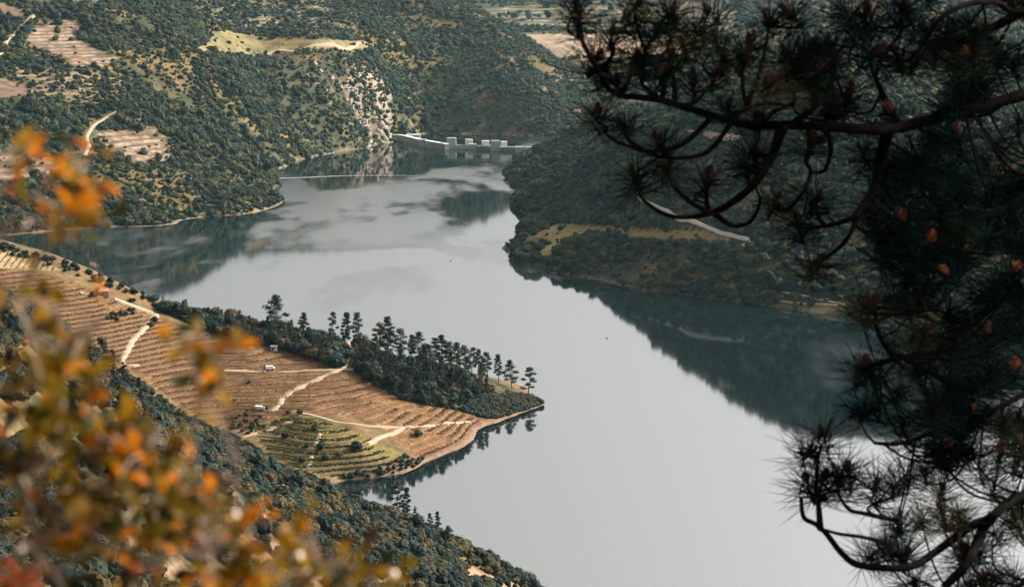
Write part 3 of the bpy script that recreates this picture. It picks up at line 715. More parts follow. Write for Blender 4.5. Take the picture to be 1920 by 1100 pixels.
block('spillway_wall', 799, 838.5, 269, 8, 'concrete')
block('gate_tower', 838, 855, 259, 13, 'concrete', fwd=6)
block('spillway_wall', 855, 878, 272, 8, 'concrete')
block('gate_house', 872, 886, 261.5, 8, 'white_plaster', z0=3, fwd=-9)
block('pier', 878, 893, 270.5, 12, 'concrete', fwd=5)
block('gate_house', 903, 917, 264, 8, 'white_plaster', z0=3, fwd=-9)
block('gate_tower', 920, 936.5, 264, 13, 'concrete', fwd=6)
block('gate_house', 939, 951, 265.5, 8, 'white_plaster', z0=3, fwd=-9)
block('pier', 966, 982, 275.5, 14, 'concrete', fwd=5)
for a, b_ in ((893, 920), (936.5, 966)):
    d = dd((a + b_) / 2)
    dam_part('gate', MB().box((wx((a + b_) / 2, d), d + 4, -3), ((b_ - a) / F * d, 5, 14)), 'steel_gate')
    dam_part('gate_bridge', MB().box((wx((a + b_) / 2, d), d + 4, 5.4), ((b_ - a) / F * d, 7, 2.6)), 'concrete')
for x0, x1, yt, yb in ((904, 909, 266, 272), (940, 944, 267.5, 273), (873, 877, 264, 270)):
    d = dd(x0) + 9; dam_part('doorway', MB().box((wx((x0 + x1) / 2, d), d - .1, (top_z(yt, d) + top_z(yb, d)) / 2), ((x1 - x0) / F * d, .4, top_z(yt, d) - top_z(yb, d))), 'dark_opening')
block('pier', 985, 1004, 276, 12, 'concrete', fwd=-6)
# floating boom across the reach
bp_ = [at_z(x, y, .2) for x, y in ((480, 336), (560, 333), (650, 329.5), (760, 329), (850, 332), (920, 336.5), (958, 341.5))]
S = spline(bp_, 14); mb = MB().tube(S, [.17] * len(S), 5)
boom = empty('floating_boom', tuple(S[0]), label='long white floating boom strung across the water above the dam', category='boom')
o = obj('cable', mb.me('cable', 'float_white')); o.parent = boom; o.matrix_parent_inverse = Matrix.Translation(-boom.location)
fv, ff = ICO0
fm = mesh('float', fv * np.array((.9, .4, .3)), ff, 'float_white', True)
for k in range(0, len(S), 1):
    o = obj('float', fm); o.parent = boom; o.location = Vector(S[k]) - boom.location + Vector((0, 0, .25))

def house(name, L, px_, py_, w, dp, h_, rz, wall, roof, label, category='house', ridge=1.6, nwin=3, sink=.6):
    p = L.hit(px_, py_); e = empty(name, tuple(p), label=label, category=category); e.rotation_euler = (0, 0, rz)
    obj('wall', MB().box((0, 0, (h_ - sink) / 2), (w, dp, h_ + sink)).me('wall', wall), e)
    o_ = .35; V = [(-w / 2 - o_, -dp / 2 - o_, h_), (w / 2 + o_, -dp / 2 - o_, h_), (w / 2 + o_, dp / 2 + o_, h_), (-w / 2 - o_, dp / 2 + o_, h_), (-w / 2 - o_, 0, h_ + ridge), (w / 2 + o_, 0, h_ + ridge)]
    obj('roof', mesh('roof', V, [(0, 1, 5, 4), (2, 3, 4, 5), (1, 2, 5), (3, 0, 4), (3, 2, 1, 0)], roof), e)
    obj('door', MB().box((-w * .3, -dp / 2 - .03, 1.0), (1.0, .12, 2.0)).me('door', 'dark_opening'), e)
    for k in range(nwin):
        obj('window', MB().box((-w * .05 + k * w * .45 / max(1, nwin - 1), -dp / 2 - .03, h_ * .58), (.9, .12, 1.0)).me('window', 'dark_opening'), e)
    return e
house('stone_hut', near, 194, 556, 5.2, 4.2, 3.2, .3, 'hut_stone', 'clay_tile', 'small reddish stone hut half hidden by bushes beside the vineyard track', 'hut', 1.2, 1)
house('field_shed', near, 514, 657, 3.4, 2.8, 2.6, .2, 'white_plaster', 'pale_concrete', 'tiny white shed on the top terrace against the dark trees', 'shed', .4, 1)
house('farmhouse', left, 152, 8, 22, 11, 7, .1, 'white_plaster', 'clay_tile', 'long white farmhouse high above the ploughed vineyard', 'house', 2.5, 4)
house('farmhouse', left, 178, 9, 9, 9, 14, .1, 'white_plaster', 'clay_tile', 'tall white farm building at the end of the long farmhouse', 'house', 2.0, 2)
house('hillside_house', left, 1080, 215, 14, 9, 7, -.2, 'white_plaster', 'clay_tile', 'pale house on the spur behind the pine branch tip', 'house', 2.0, 3)
house('roadside_house', right, 1366, 262, 9, 6, 3.6, .2, 'white_plaster', 'clay_tile', 'small white house at the end of the upper road', 'house', 1.4, 2)
house('roadside_house', right, 1379, 262, 6, 5, 3.0, .2, 'white_plaster', 'pale_concrete', 'flat roofed white outbuilding next to the small roadside house', 'house', .4, 1)
# van on the terrace track
p = near.hit(507, 693, 900, 1150); van = empty('parked_van', tuple(p), label='white van parked on the terrace track among the vines', category='van'); van.rotation_euler = (0, 0, .1)
prof = [(-2.5, .4), (2.5, .4), (2.5, 1.1), (1.9, 1.25), (1.2, 2.1), (-2.4, 2.2), (-2.5, 1.9)]
n_ = len(prof); V = [(x, -.95, z) for x, z in prof] + [(x, .95, z) for x, z in prof]
obj('body', mesh('body', V, [tuple(range(n_)), tuple(range(2 * n_ - 1, n_ - 1, -1))] + [(i, i + n_, (i + 1) % n_ + n_, (i + 1) % n_) for i in range(n_)], 'van_white'), van)
for x in (-1.6, 1.6):
    for y in (-.9, .9): obj('wheel', MB().tube([(x, y - .12, .38), (x, y + .12, .38)], [.38, .38], 10).me('wheel', 'rubber'), van)
obj('side_window', MB().box((.9, -.96, 1.6), (.9, .05, .5)).me('side_window', 'dark_opening'), van)
p = near.hit(489, 766, 900, 1150); tk = empty('water_tank', tuple(p), label='low whitish concrete water tank at the bend of the pale track', category='tank'); tk.rotation_euler = (0, 0, -.35)
obj('basin', MB().box((0, 0, .5), (5.5, 2.4, 1.4)).me('basin', 'pale_concrete'), tk); obj('lid', MB().box((0, 0, 1.28), (5.8, 2.7, .16)).me('lid', 'pale_concrete'), tk)
for x, y, lab in ((845, 489, 'dark buoy floating in the rippled upper reach'), (1138, 634, 'dark buoy floating in the calm middle of the river')):
    q = at_z(x, y, 0); e = empty('buoy', tuple(q), label=lab, category='buoy')
    obj('float', mesh('float', fv * np.array((.8, .8, .5)), ff, 'rubber', True), e); obj('mast', MB().tube([(0, 0, 0), (0, 0, 1.8)], [.16, .08], 6).me('mast', 'rubber'), e)

# ------------------------------------------------------------------ trees on the peninsula and the near slope
# broadleaf trees
def broad_forms(n0, n, mat, tall_):
    out = []
    for i in range(n):
        c_ = bush_mesh(n0 + i, 8, 85, .10, mat, tall_)
        mb = MB(); rs = np.random.default_rng(n0 + i); b1 = rs.normal() * .15
        mb.tube([(0, 0, -.5), (b1 * .3, 0, .2), (b1, 0, .8 * tall_)], [.09, .07, .04], 6)
        mb.tube([(b1 * .3, 0, .25), (.35, .15, .8)], [.05, .02], 5); mb.tube([(b1 * .3, 0, .25), (-.3, -.2, .85)], [.05, .02], 5)
        out.append((mb.me('trunk', 'tree_bark'), c_))
    return out
broad = broad_forms(200, 6, 'near_leaf', 1.25)
def tree(p, r_, form, label, group, name='broadleaf_tree', cat='tree', lift=.25, sz=1.0):
    e = empty(name, (p[0], p[1], p[2] - .1), label=label, category=cat); e['group'] = group
    e.rotation_euler = (0, 0, rng.random() * 6.28); e.scale = (r_, r_, r_ * sz)
    t_, c_ = broad[form]; obj('trunk', t_, e); o = obj('crown', c_, e); return e
pine_forms = []
src = bpy.data.collections.new('tree_sources')
for i in range(10):
    conic = i in (5, 6, 9)
    pine_forms.append((pine_trunk(60 + i, 12, .22), pine_crown(70 + i, 12, (13, 17, 21, 15, 19, 20, 18, 12, 16, 22)[i], 70, (2.2, 2.7, 1.9, 2.4, 2.0, 2, 2, 2.9, 2.3, 2)[i] if not conic else 2.0, conic)))
def pine(p, h_, form, label, group=None, wide=1.0, name='pine_tree'):
    e = empty(name, tuple(p), label=label, category='pine tree')
    if group: e['group'] = group
    e.rotation_euler = (rng.normal() * .045, rng.normal() * .045, rng.random() * 6.28); s_ = h_ / 12.0; wide = wide * rng.uniform(.85, 1.3); e.scale = (s_ * wide, s_ * wide, s_)
    t_, c_ = pine_forms[form]
    obj('trunk', t_, e); obj('crown', c_, e); return e
def tall(px_, yb, yt):
    p = near.hit(px_, yb, 880, 1160); return p, (yb - yt) / F * p[1] * 1.03
ordn = ['first', 'second', 'third', 'fourth', 'fifth', 'sixth', 'seventh', 'eighth', 'ninth', 'tenth', 'eleventh', 'twelfth', 'thirteenth', 'fourteenth', 'fifteenth', 'sixteenth']
row = [(990, 743, 687), (960, 729, 674), (935, 717, 665), (914, 706, 659), (897, 699, 650), (884, 697, 647), (871, 694, 646), (857, 692, 643), (844, 690, 640), (828, 688, 628), (812, 686, 632), (786, 680, 622), (772, 676, 628), (752, 672, 616), (727, 668, 594), (712, 666, 603)]
for i, (x, yb, yt) in enumerate(row):
    p, h_ = tall(x, yb, yt)
    pine(p, h_, i % 5, '%s pine along the crest counting from the tip of the peninsula' % ordn[i], None, 1.25)
p, h_ = tall(518, 632, 554); pine(p, h_, 1, 'tallest broad headed pine rising above the wooded ridge', None, .95)
p, h_ = tall(670, 650, 586); pine(p, h_, 3, 'slim pine standing beside the gap where the track enters the trees')
p, h_ = tall(646, 655, 585); pine(p, h_, 2, 'pine on the ridge just beyond the gap in the trees')
p, h_ = tall(625, 650, 584); pine(p, h_, 0, 'round headed pine on the ridge next to the gap in the trees')
p, h_ = tall(570, 640, 586); pine(p, h_, 4, 'low dark pine on the ridge between the tall pine and the gap')
def sample_poly(L, poly, n, d0, d1, mind):
    xs_ = [q[0] for q in poly]; ys_ = [q[1] for q in poly]; out = []
    t = 0
    while len(out) < n and t < n * 40:
        t += 1; x = rng.uniform(min(xs_), max(xs_)); y = rng.uniform(min(ys_), max(ys_))
        if not inpoly(np.array([x]), np.array([y]), poly)[0]: continue
        p = L.hit(x, y, d0, d1)
        if p[2] < .5 or any((p[0] - q[0]) ** 2 + (p[1] - q[1]) ** 2 < mind ** 2 for q in out): continue
        out.append(p)
    return out
grove = [(660, 690), (672, 650), (760, 676), (860, 696), (900, 716), (930, 740), (880, 752), (850, 768), (800, 760), (760, 752), (700, 722)]
for p in sample_poly(near, grove, 135, 880, 1160, 3.2):
    if rng.random() < .42:
        r_ = rng.uniform(2.2, 5.0); tree(p, r_, int(rng.integers(0, 6)), '%s rounded tree among the pines of the spit grove' % ('large' if r_ > 3.6 else 'small'), '%s round trees in the spit grove' % ('large' if r_ > 3.6 else 'small')); continue
    k = int(rng.integers(0, 10)); h_ = 6.5 + 8.5 * rng.random() ** 1.3; gx_, gy_ = project(p); form_w = ['open crowned pine', 'pointed conifer'][k in (5, 6, 9)]; tall_w = 'tall' if h_ > 11.5 else ('middling' if h_ > 9 else 'short')
    wh = 'beside the pale track' if gx_ < 715 else ('in the heart of the grove' if gx_ < 800 else 'where the grove thins towards the tip')
    pine(p, h_, k, '%s %s %s on the spit' % (tall_w, form_w, wh), '%s %s %s' % (tall_w, form_w, wh))
woods = [(285, 572), (420, 600), (520, 622), (640, 652), (652, 668), (640, 690), (600, 678), (520, 652), (440, 636), (380, 618), (310, 588)]
for p in sample_poly(near, woods, 170, 880, 1160, 2.6):
    if rng.random() < .22:
        h_ = rng.uniform(7, 11); k = int(rng.integers(0, 7)); nm_ = '%s %s' % ('taller' if h_ > 9 else 'shorter', 'pointed pine' if k in (5, 6) else 'open pine')
        pine(p, h_, k, nm_ + ' among the round trees of the wooded ridge', nm_ + ' of the ridge wood')
    else:
        r_ = rng.uniform(2.6, 5.0); gx_, gy_ = project(p); sw = 'large' if r_ > 4.2 else ('middling' if r_ > 3.4 else 'small'); wh = 'near the bend of the track' if gx_ < 400 else ('round the tallest pine' if gx_ < 560 else 'by the gap in the trees')
        tree(p, r_, int(rng.integers(0, 6)), '%s rounded green tree of the ridge wood %s' % (sw, wh), '%s ridge wood trees %s' % (sw, wh))
edge = [(860, 768), (905, 745), (960, 738), (1000, 752), (985, 768), (930, 785), (900, 782)]
for p in sample_poly(near, edge, 70, 880, 1160, 2.0):
    r_ = rng.uniform(.9, 2.2); gx_, gy_ = project(p); wh = 'under the outermost pines' if gx_ > 950 else ('below the thin part of the pine row' if gx_ > 905 else 'at the lower edge of the pine grove'); sw = 'larger' if r_ > 1.5 else 'low'
    tree(p, r_, int(rng.integers(0, 6)), '%s bush on the rocky spit %s' % (sw, wh), '%s spit bushes %s' % (sw, wh), 'bush', 'bush')
p = near.hit(1013, 757, 880, 1160); tree(p, 2.4, 2, 'bright green rounded bush at the very tip of the spit', 'lone bushes', 'bush', 'bush', sz=.8)
spots = [(185, 552, 2.6, 'dark bush wrapped round the stone hut'), (176, 556, 2.2, 'dark bush beside the wall of the stone hut'), (248, 567, 1.9, 'single bush above the bend of the pale track'), (285, 565, 2.2, 'upright bush where the two tracks meet'),
         (290, 604, 2.5, 'dark bush inside the bend of the track'), (283, 612, 2.0, 'dark bush just below the bend of the track'), (602, 842, 2.6, 'dark olive tree beside the pale path in the green vineyard'), (592, 806, 2.2, 'olive tree at the top of the path in the green vineyard'),
         (669, 842, 3.0, 'large dark round olive tree in the middle of the green terraces'), (609, 862, 2.0, 'small olive tree low in the green terraces beside the path'), (637, 855, 1.7, 'small grey olive tree between the path and the large olive'), (566, 866, 1.9, 'small olive tree on the far side of the path'),
         (784, 818, 2.6, 'bright green bush on the bank above the small beach'), (541, 775, 1.6, 'small dark bush just below the end of the pale track'), (563, 776, 1.7, 'small dark bush next to the track end on the lower vineyard edge'), (440, 752, 1.2, 'lone dark shrub among the brown terraces'),
         (468, 717, 1.0, 'tiny lone shrub on a brown terrace below the white van'), (575, 838, 1.6, 'grey shrub in the green terraces across the path'), (535, 820, 1.8, 'dark shrub beside the lower curved track'), (497, 768, 2.0, 'green bush next to the concrete water tank')]
for x, y, r_, lab in spots:
    p = near.hit(x, y, 880, 1160); e = tree(p, r_, int(rng.integers(0, 6)), lab, 'lone bushes', 'bush', 'bush', sz=.95); del e['group']
for poly, nn, rr_, lab, g in (([(0, 462), (100, 488), (220, 528), (300, 562), (340, 572), (300, 575), (200, 538), (90, 498), (0, 474)], 46, (1.2, 2.4), 'small bush along the upper edge of the vineyard above the bay', 'bushes on the vineyard edge'),
                          ([(640, 898), (740, 868), (760, 855), (800, 862), (880, 830), (900, 800), (905, 812), (870, 842), (790, 880), (700, 893)], 46, (.9, 1.9), 'low dark bush on the bank above the small beach', 'bushes above the beach'),
                          ([(215, 575), (260, 580), (240, 605), (200, 600)], 10, (1.2, 1.8), 'bush in the dark patch on the brown terraces', 'bushes in the terrace patch'),
                          ([(405, 790), (460, 770), (520, 790), (470, 815), (430, 815)], 22, (.8, 1.6), 'dark shrub on the rough terraces below the tank', 'shrubs on the rough terraces')):
    for p in sample_poly(near, poly, nn, 880, 1160, 2.2):
        r_ = rng.uniform(*rr_); q_ = (r_ - rr_[0]) / (rr_[1] - rr_[0]); sw = 'full grown' if q_ > .66 else ('half grown' if q_ > .33 else 'stunted')
        tree(p, r_, int(rng.integers(0, 6)), sw + ' ' + lab.replace('small bush', 'bush').replace('low dark', 'dark'), sw + ' ' + g, 'bush', 'bush')

U = []
gully = [(225, 690), (330, 765), (400, 800), (460, 828), (520, 868), (600, 897), (575, 915), (430, 860), (300, 800), (200, 720)]
for poly, nn in ((woods, 900), (grove, 700), (edge, 500), (gully, 700), ([(975, 740), (1024, 751), (1026, 759), (985, 768)], 160)):
    U += sample_poly(near, poly, nn, 880, 1160, 1.0)
U = np.array(U); su = rng.uniform(.8, 1.9, len(U))
scatter('undergrowth', U - np.array((0, 0, .2)), np.stack([su, su, su * .9], -1), rng.random(len(U)) * 6.28, [b_[1] for b_ in broad], 'dark bushy undergrowth beneath the trees of the peninsula')
# near slope: the ones that show largest stand as trees of their own, the rest is one mass
n = 42000
X = rng.uniform(-330, 130, n); Y = rng.uniform(150, 880, n); Z = near.h(X, Y)
bare = fbm(X / 18, Y / 30, 3) > .15
keep = (Z > .8) & ~(bare & (rng.random(n) > .22)) & (rng.random(n) < np.where(Y < 450, .5, .8))
qx, qy = project(np.stack([X, Y, Z], -1)); keep &= (qx > -200) & (qx < 1100) & (qy < 1220)
keep &= ~((Y > 840) & (qx > 420))
X, Y, Z, qx, qy = X[keep], Y[keep], Z[keep], qx[keep], qy[keep]
S_ = 1.1 + 2.3 * rng.random(len(X)) ** 1.6
# which of them the camera can see
vis = np.ones(len(X), bool)
tz = Z + 1.4 * S_
for t in np.linspace(.3, .985, 26):
    vis &= (H + (tz - H) * t) > near.h(X * t, Y * t) + .3
infr = vis & (qx > 0) & (qx < 1010) & (qy < 1110) & ~((qx < 300) & (qy > 760)) & ~((qx < 560) & (qy > 980))
cand = np.nonzero(infr)[0]; order = cand[np.argsort(-(S_[cand] * 1.0 / Y[cand]))]
chosen = []; 
for i in order:
    if len(chosen) >= 290: break
    if all((X[i] - X[j]) ** 2 + (Y[i] - Y[j]) ** 2 > 9 for j in chosen): chosen.append(i)
for i in chosen:
    k = int(rng.integers(0, 6)); steep = bool(bare[keep][i])
    size_w = 'large' if S_[i] > 3.0 else ('middle sized' if S_[i] > 2.55 else 'small'); zz = .8 if i % 3 == 0 else 1.1
    shape = 'low spreading' if zz < 1 else 'upright bushy'
    where = 'facing the brown terraces' if qx[i] < 330 else ('facing the green terraces' if qx[i] < 640 else ('above the inlet and its two pines' if qx[i] < 790 else 'running down to the open river'))
    tree((X[i], Y[i], Z[i]), S_[i], k, '%s %s slope tree %s %s' % (size_w, shape, 'on bare ground' if steep else 'in scrub', where), '%s %s slope trees %s %s' % (size_w, shape, where, 'on bare ground' if steep else 'in scrub'), 'slope_tree', 'tree', sz=zz)
rest = np.ones(len(X), bool); rest[chosen] = False
near_b = [broad[i][1] for i in range(6)]
s_ = S_[rest]; scatter('woodland', np.stack([X[rest], Y[rest], Z[rest] - .2], -1), np.stack([s_, s_, s_ * (.7 + .4 * rng.random(len(s_)))], -1), rng.random(len(s_)) * 6.28, near_b, 'thick dark scrub covering the steep slope below the lookout')
for x, yb, h_, k, lab in ((744, 965, 14.5, 0, 'tall bare stemmed pine at the inlet below the beach'), (759, 968, 13, 2, 'leaning open pine beside the tall bare stemmed pine'), (822, 1008, 10.5, 5, 'pointed conifer on the lower edge of the slope'), (780, 990, 8.5, 6, 'dark narrow conifer on the lower edge of the slope'),
                          (804, 1002, 8, 4, 'bushy pine between the two pointed conifers'), (840, 1022, 7.5, 1, 'small pine below the pointed conifers'), (212, 735, 11, 5, 'dark pointed pine rising from the scrub against the brown terraces'), (238, 745, 10, 6, 'second pointed pine in the scrub against the brown terraces'),
                          (168, 715, 11, 1, 'tall pine on the shoulder of the slope beside the track end'), (188, 722, 12, 3, 'dense pine on the shoulder of the slope'), (262, 770, 9, 5, 'third pointed pine going down the slope edge'), (285, 790, 8.5, 0, 'open pine above the inlet trees')):
    p = near.hit(x, yb, 300, 860); pine(p, h_, k, lab)
for x, yb, r_, lab in ((948, 1075, 2.6, 'dark round tree standing alone at the foot of the slope above the river'), (984, 1098, 2.4, 'thin pale crowned tree at the foot of the slope by the river')):
    p = near.hit(x, yb, 600, 860); e = tree(p, r_, 3, lab, 'x', 'slope_tree'); del e['group']
# boulders on the crag by the dam and along the waterline
bm_ = []
for i in range(5):
    rs = np.random.default_rng(300 + i); V = ICO1[0] * (1 + rs.normal(size=(len(ICO1[0]), 1)) * .16) * np.array((1, .8, .75)); bm_.append(mesh('boulder', V, ICO1[1], 'boulder'))
for x, y, r_ in ((712, 236, 9), (722, 246, 10), (700, 228, 7), (728, 256, 8), (690, 245, 6), (706, 258, 7), (694, 268, 6), (672, 262, 5), (716, 268, 6), (660, 205, 6), (676, 214, 6), (648, 190, 5), (600, 135, 5), (622, 150, 6), (610, 170, 5), (640, 165, 5), (655, 235, 5), (682, 230, 7), (592, 122, 5)):
    p = left.hit(x, y); o = obj('boulder', bm_[int(rng.integers(0, 5))], None, label='pinkish bare boulder on the crag beside the dam', category='boulder', group='boulders of the crag')
    o.location = (p[0], p[1], p[2] + r_ * .1); o.scale = (r_, r_, r_ * rng.uniform(.7, 1.2)); o.rotation_euler = (rng.random(), rng.random(), rng.random() * 6)

# ------------------------------------------------------------------ the pine beside the lookout
gz = float(near.h(3.9, 10.8))
pineF = empty('pine_tree', (3.9, 10.8, gz), label='large dark pine with long needles and reddish cones beside the lookout', category='pine tree')
PINV = Matrix.Translation(-Vector((3.9, 10.8, gz)))
def fpart(name, me, M=None):
    o = obj(name, me); o.parent = pineF; o.matrix_parent_inverse = PINV
    if M is not None: o.matrix_basis = M
    return o
tr_pts = [np.array((3.9, 10.8, gz - .3)), np.array((3.92, 10.8, 227)), np.array((3.8, 10.85, 229.2)), np.array((3.85, 10.8, 231.5)), np.array((3.7, 10.9, 234.5))]
fpart('trunk', MB().tube(spline(tr_pts, 5), list(np.linspace(.21, .12, 21)), 12).me('trunk', 'bark', True))
PD = 9.7
limb_pts = []            # points on limbs, for twigs to grow from
def limb(pts, r0, r1, name='limb', d=PD, n=7):
    P = []
    for k, q in enumerate(pts):
        dd_ = q[2] if len(q) > 2 else d + .25 * math.sin(k * 1.3 + pts[0][0])
        P.append(at_y(q[0], q[1], dd_))
    S = spline(P, 6); m_ = len(S)
    rad = [(r0 + (r1 - r0) * (i / (m_ - 1)) ** .8) * PD / F for i in range(m_)]
    fpart(name, MB().tube(S, rad, n).me(name, 'bark', True))
    limb_pts.extend([(p, r) for p, r in zip(S, rad)]); return S
limb([(2440, 60, 10.8), (2150, 110, 10.5), (1980, 158, 10.1), (1870, 192, 9.9), (1808, 208, 9.8), (1747, 223), (1665, 243), (1583, 240), (1481, 234), (1420, 236), (1368, 227), (1286, 202), (1241, 188), (1196, 182), (1160, 178), (1135, 160), (1120, 130), (1094, 82), (1086, 45)], 14, 4)
limb([(2440, 760, 10.8), (2150, 850, 10.4), (1920, 927, 10.0), (1860, 969), (1815, 990), (1760, 1030), (1704, 1062), (1614, 1059), (1580, 1038), (1552, 1003), (1531, 983), (1507, 969), (1502, 934)], 12, 4)
limb([(2430, 420, 10.8), (2150, 480, 10.6), (1980, 520, 10.5), (1880, 560, 10.3), (1800, 620, 10.2), (1736, 676, 10), (1689, 669), (1667, 658), (1645, 618), (1640, 575)], 11, 4)
limb([(2430, 250, 10.8), (2200, 240, 10.9), (2000, 300, 11), (1900, 380, 10.8), (1800, 420, 10.6), (1730, 440, 10.5), (1680, 420, 10.5)], 11, 4)
limb([(2440, 560, 10.8), (2200, 640, 11.2), (2000, 700, 11.2), (1880, 760, 11), (1780, 800, 10.8), (1690, 830, 10.6), (1640, 830, 10.5)], 9, 4)
limb([(2430, -120, 10.8), (2100, -40, 10.6), (1920, 20, 10.2), (1870, 6), (1813, 8), (1760, 39), (1735, 80)], 8, 4)
limb([(2400, 900, 10.8), (2150, 1000, 10.8), (1950, 1080, 10.6), (1850, 1120, 10.5), (1760, 1140, 10.4)], 8, 4)
tufts = []               # (px, py, d, has a cone)
def tw(pts, tip=None, r0=6, r1=2.6, cone=True):
    limb(pts, r0, r1, 'branch', n=6)
    if tip: tufts.append((tip[0], tip[1], PD + .1, cone))
tw([(1286, 202), (1312, 184), (1340, 148)], (1345, 138)); tw([(1266, 195), (1264, 150), (1260, 118)], (1258, 108))
tw([(1241, 188), (1245, 150), (1225, 120), (1208, 92), (1196, 55), (1190, 25)], (1195, 8)); tw([(1225, 120), (1250, 95), (1262, 60)], (1262, 50))
tw([(1335, 220), (1286, 266), (1245, 282), (1204, 282), (1150, 262), (1128, 240)], (1122, 215)); tw([(1204, 282), (1178, 262), (1168, 240)], (1165, 228))
tw([(1372, 229), (1335, 278), (1299, 294), (1245, 296), (1213, 284)]); tw([(1250, 292), (1240, 280), (1238, 272)], (1238, 265))
tw([(1466, 236), (1450, 286), (1425, 331), (1389, 368), (1340, 397), (1286, 407), (1245, 401), (1204, 372), (1192, 340)], (1188, 328), 11)
tw([(1330, 400), (1290, 375), (1262, 348), (1254, 325)], (1251, 315)); tw([(1328, 398), (1325, 370), (1327, 345)], (1328, 336))
tw([(1338, 400), (1376, 423), (1409, 413), (1425, 376), (1415, 348)]); tw([(1475, 238), (1450, 285), (1425, 292), (1416, 290)], (1415, 283)); tw([(1458, 265), (1440, 310), (1405, 322), (1397, 315)], (1397, 307))
tw([(1520, 238), (1518, 278), (1512, 303), (1520, 323), (1506, 360), (1481, 389), (1460, 394), (1457, 382)], (1457, 374)); tw([(1550, 240), (1558, 280), (1545, 320), (1520, 323)])
tw([(1665, 243), (1650, 300), (1640, 350), (1612, 393), (1596, 410), (1540, 425), (1505, 418)], (1497, 414), 13); tw([(1545, 424), (1532, 400), (1531, 380)], (1532, 370))
tw([(1612, 393), (1590, 445), (1560, 475), (1543, 488)], (1538, 490)); tw([(1689, 669), (1650, 680), (1622, 688)], (1617, 688))
tw([(1690, 243), (1660, 190), (1640, 140), (1618, 80)], (1612, 62), 10); tw([(1640, 140), (1660, 100), (1690, 60), (1692, 30)], (1692, 15))
tw([(1420, 236), (1450, 210), (1490, 190), (1475, 150), (1474, 110)], (1474, 98)); tw([(1440, 222), (1400, 195), (1392, 140), (1398, 118)], (1397, 108)); tw([(1480, 234), (1530, 200), (1560, 160), (1562, 125)], (1562, 115))
tw([(1400, 195), (1420, 150), (1438, 80), (1440, 50)], (1440, 35)); tw([(1368, 227), (1400, 205), (1440, 195), (1485, 198)])
tw([(1160, 178), (1180, 150), (1190, 110)], (1195, 100)); tw([(1120, 130), (1145, 110), (1147, 75)], (1147, 62)); tw([(1123, 139), (1150, 150), (1155, 155)], (1158, 152)); tw([(1105, 105), (1120, 108)], (1122, 105)); tw([(1241, 188), (1205, 160), (1200, 130)], (1200, 118))
tw([(1538, 990), (1535, 950), (1531, 913), (1533, 865), (1540, 834)], (1541, 812), 7); tw([(1533, 865), (1522, 850)], (1518, 842)); tw([(1531, 945), (1516, 915)], (1513, 902)); tw([(1704, 1062), (1660, 1020), (1621, 1007), (1573, 1000), (1538, 990)]); tw([(1531, 920), (1545, 905)], (1546, 898))
tw([(1680, 975), (1621, 962), (1593, 955), (1573, 927), (1576, 907)], (1568, 883)); tw([(1576, 907), (1588, 895)], (1592, 886))
tw([(1860, 969), (1846, 986), (1825, 1031), (1811, 1059), (1770, 1100)], None, 12, 9)
for x, y in ((1080, 8), (1085, 40), (1178, 40), (1280, 85), (1312, 60), (1342, 68), (1130, 140), (1240, 140), (1300, 150), (1355, 112), (1365, 198), (1420, 214), (1405, 82), (1440, 155), (1500, 118), (1535, 130), (1590, 30), (1625, 25), (1640, 100), (1700, 12), (1680, 100), (1720, 110), (1800, 70), (1830, 60), (1815, 105), (1830, 130), (1750, 90), (1668, 208), (1524, 262), (1615, 280), (1530, 165), (1260, 20), (1230, 60), (1330, 20), (1675, 412), (1655, 425), (1740, 455), (1705, 505), (1775, 512), (1635, 575), (1690, 730), (1640, 760), (1480, 25)):
    tufts.append((x, y, PD + rng.uniform(-.3, .4), True))
dense = [(1590, 300), (1700, 270), (1930, 260), (1930, 1110), (1640, 1110), (1610, 950), (1640, 860), (1600, 760), (1640, 660), (1600, 560), (1640, 460), (1600, 400)]
upper = [(1500, 60), (1600, -20), (1930, -20), (1930, 270), (1560, 250), (1480, 190)]
lowm = [(1600, 900), (1700, 850), (1930, 820), (1930, 1110), (1650, 1110)]
def fill(poly, nn, d0, d1, pc):
    k = 0; xs_ = [q[0] for q in poly]; ys_ = [q[1] for q in poly]
    while k < nn:
        x, y = rng.uniform(min(xs_), max(xs_)), rng.uniform(min(ys_), max(ys_))
        if inpoly(np.array([x]), np.array([y]), poly)[0]: tufts.append((x, y, rng.uniform(d0, d1), rng.random() < pc)); k += 1
core = [(1660, 300), (1930, 270), (1930, 860), (1720, 850), (1680, 760), (1700, 600), (1650, 520)]
fill(core, 58, 9.3, 12.0, .35); fill(dense, 38, 9.4, 11.8, .4); fill(upper, 28, 9.5, 11.5, .4); fill(lowm, 16, 9.4, 11, .4)
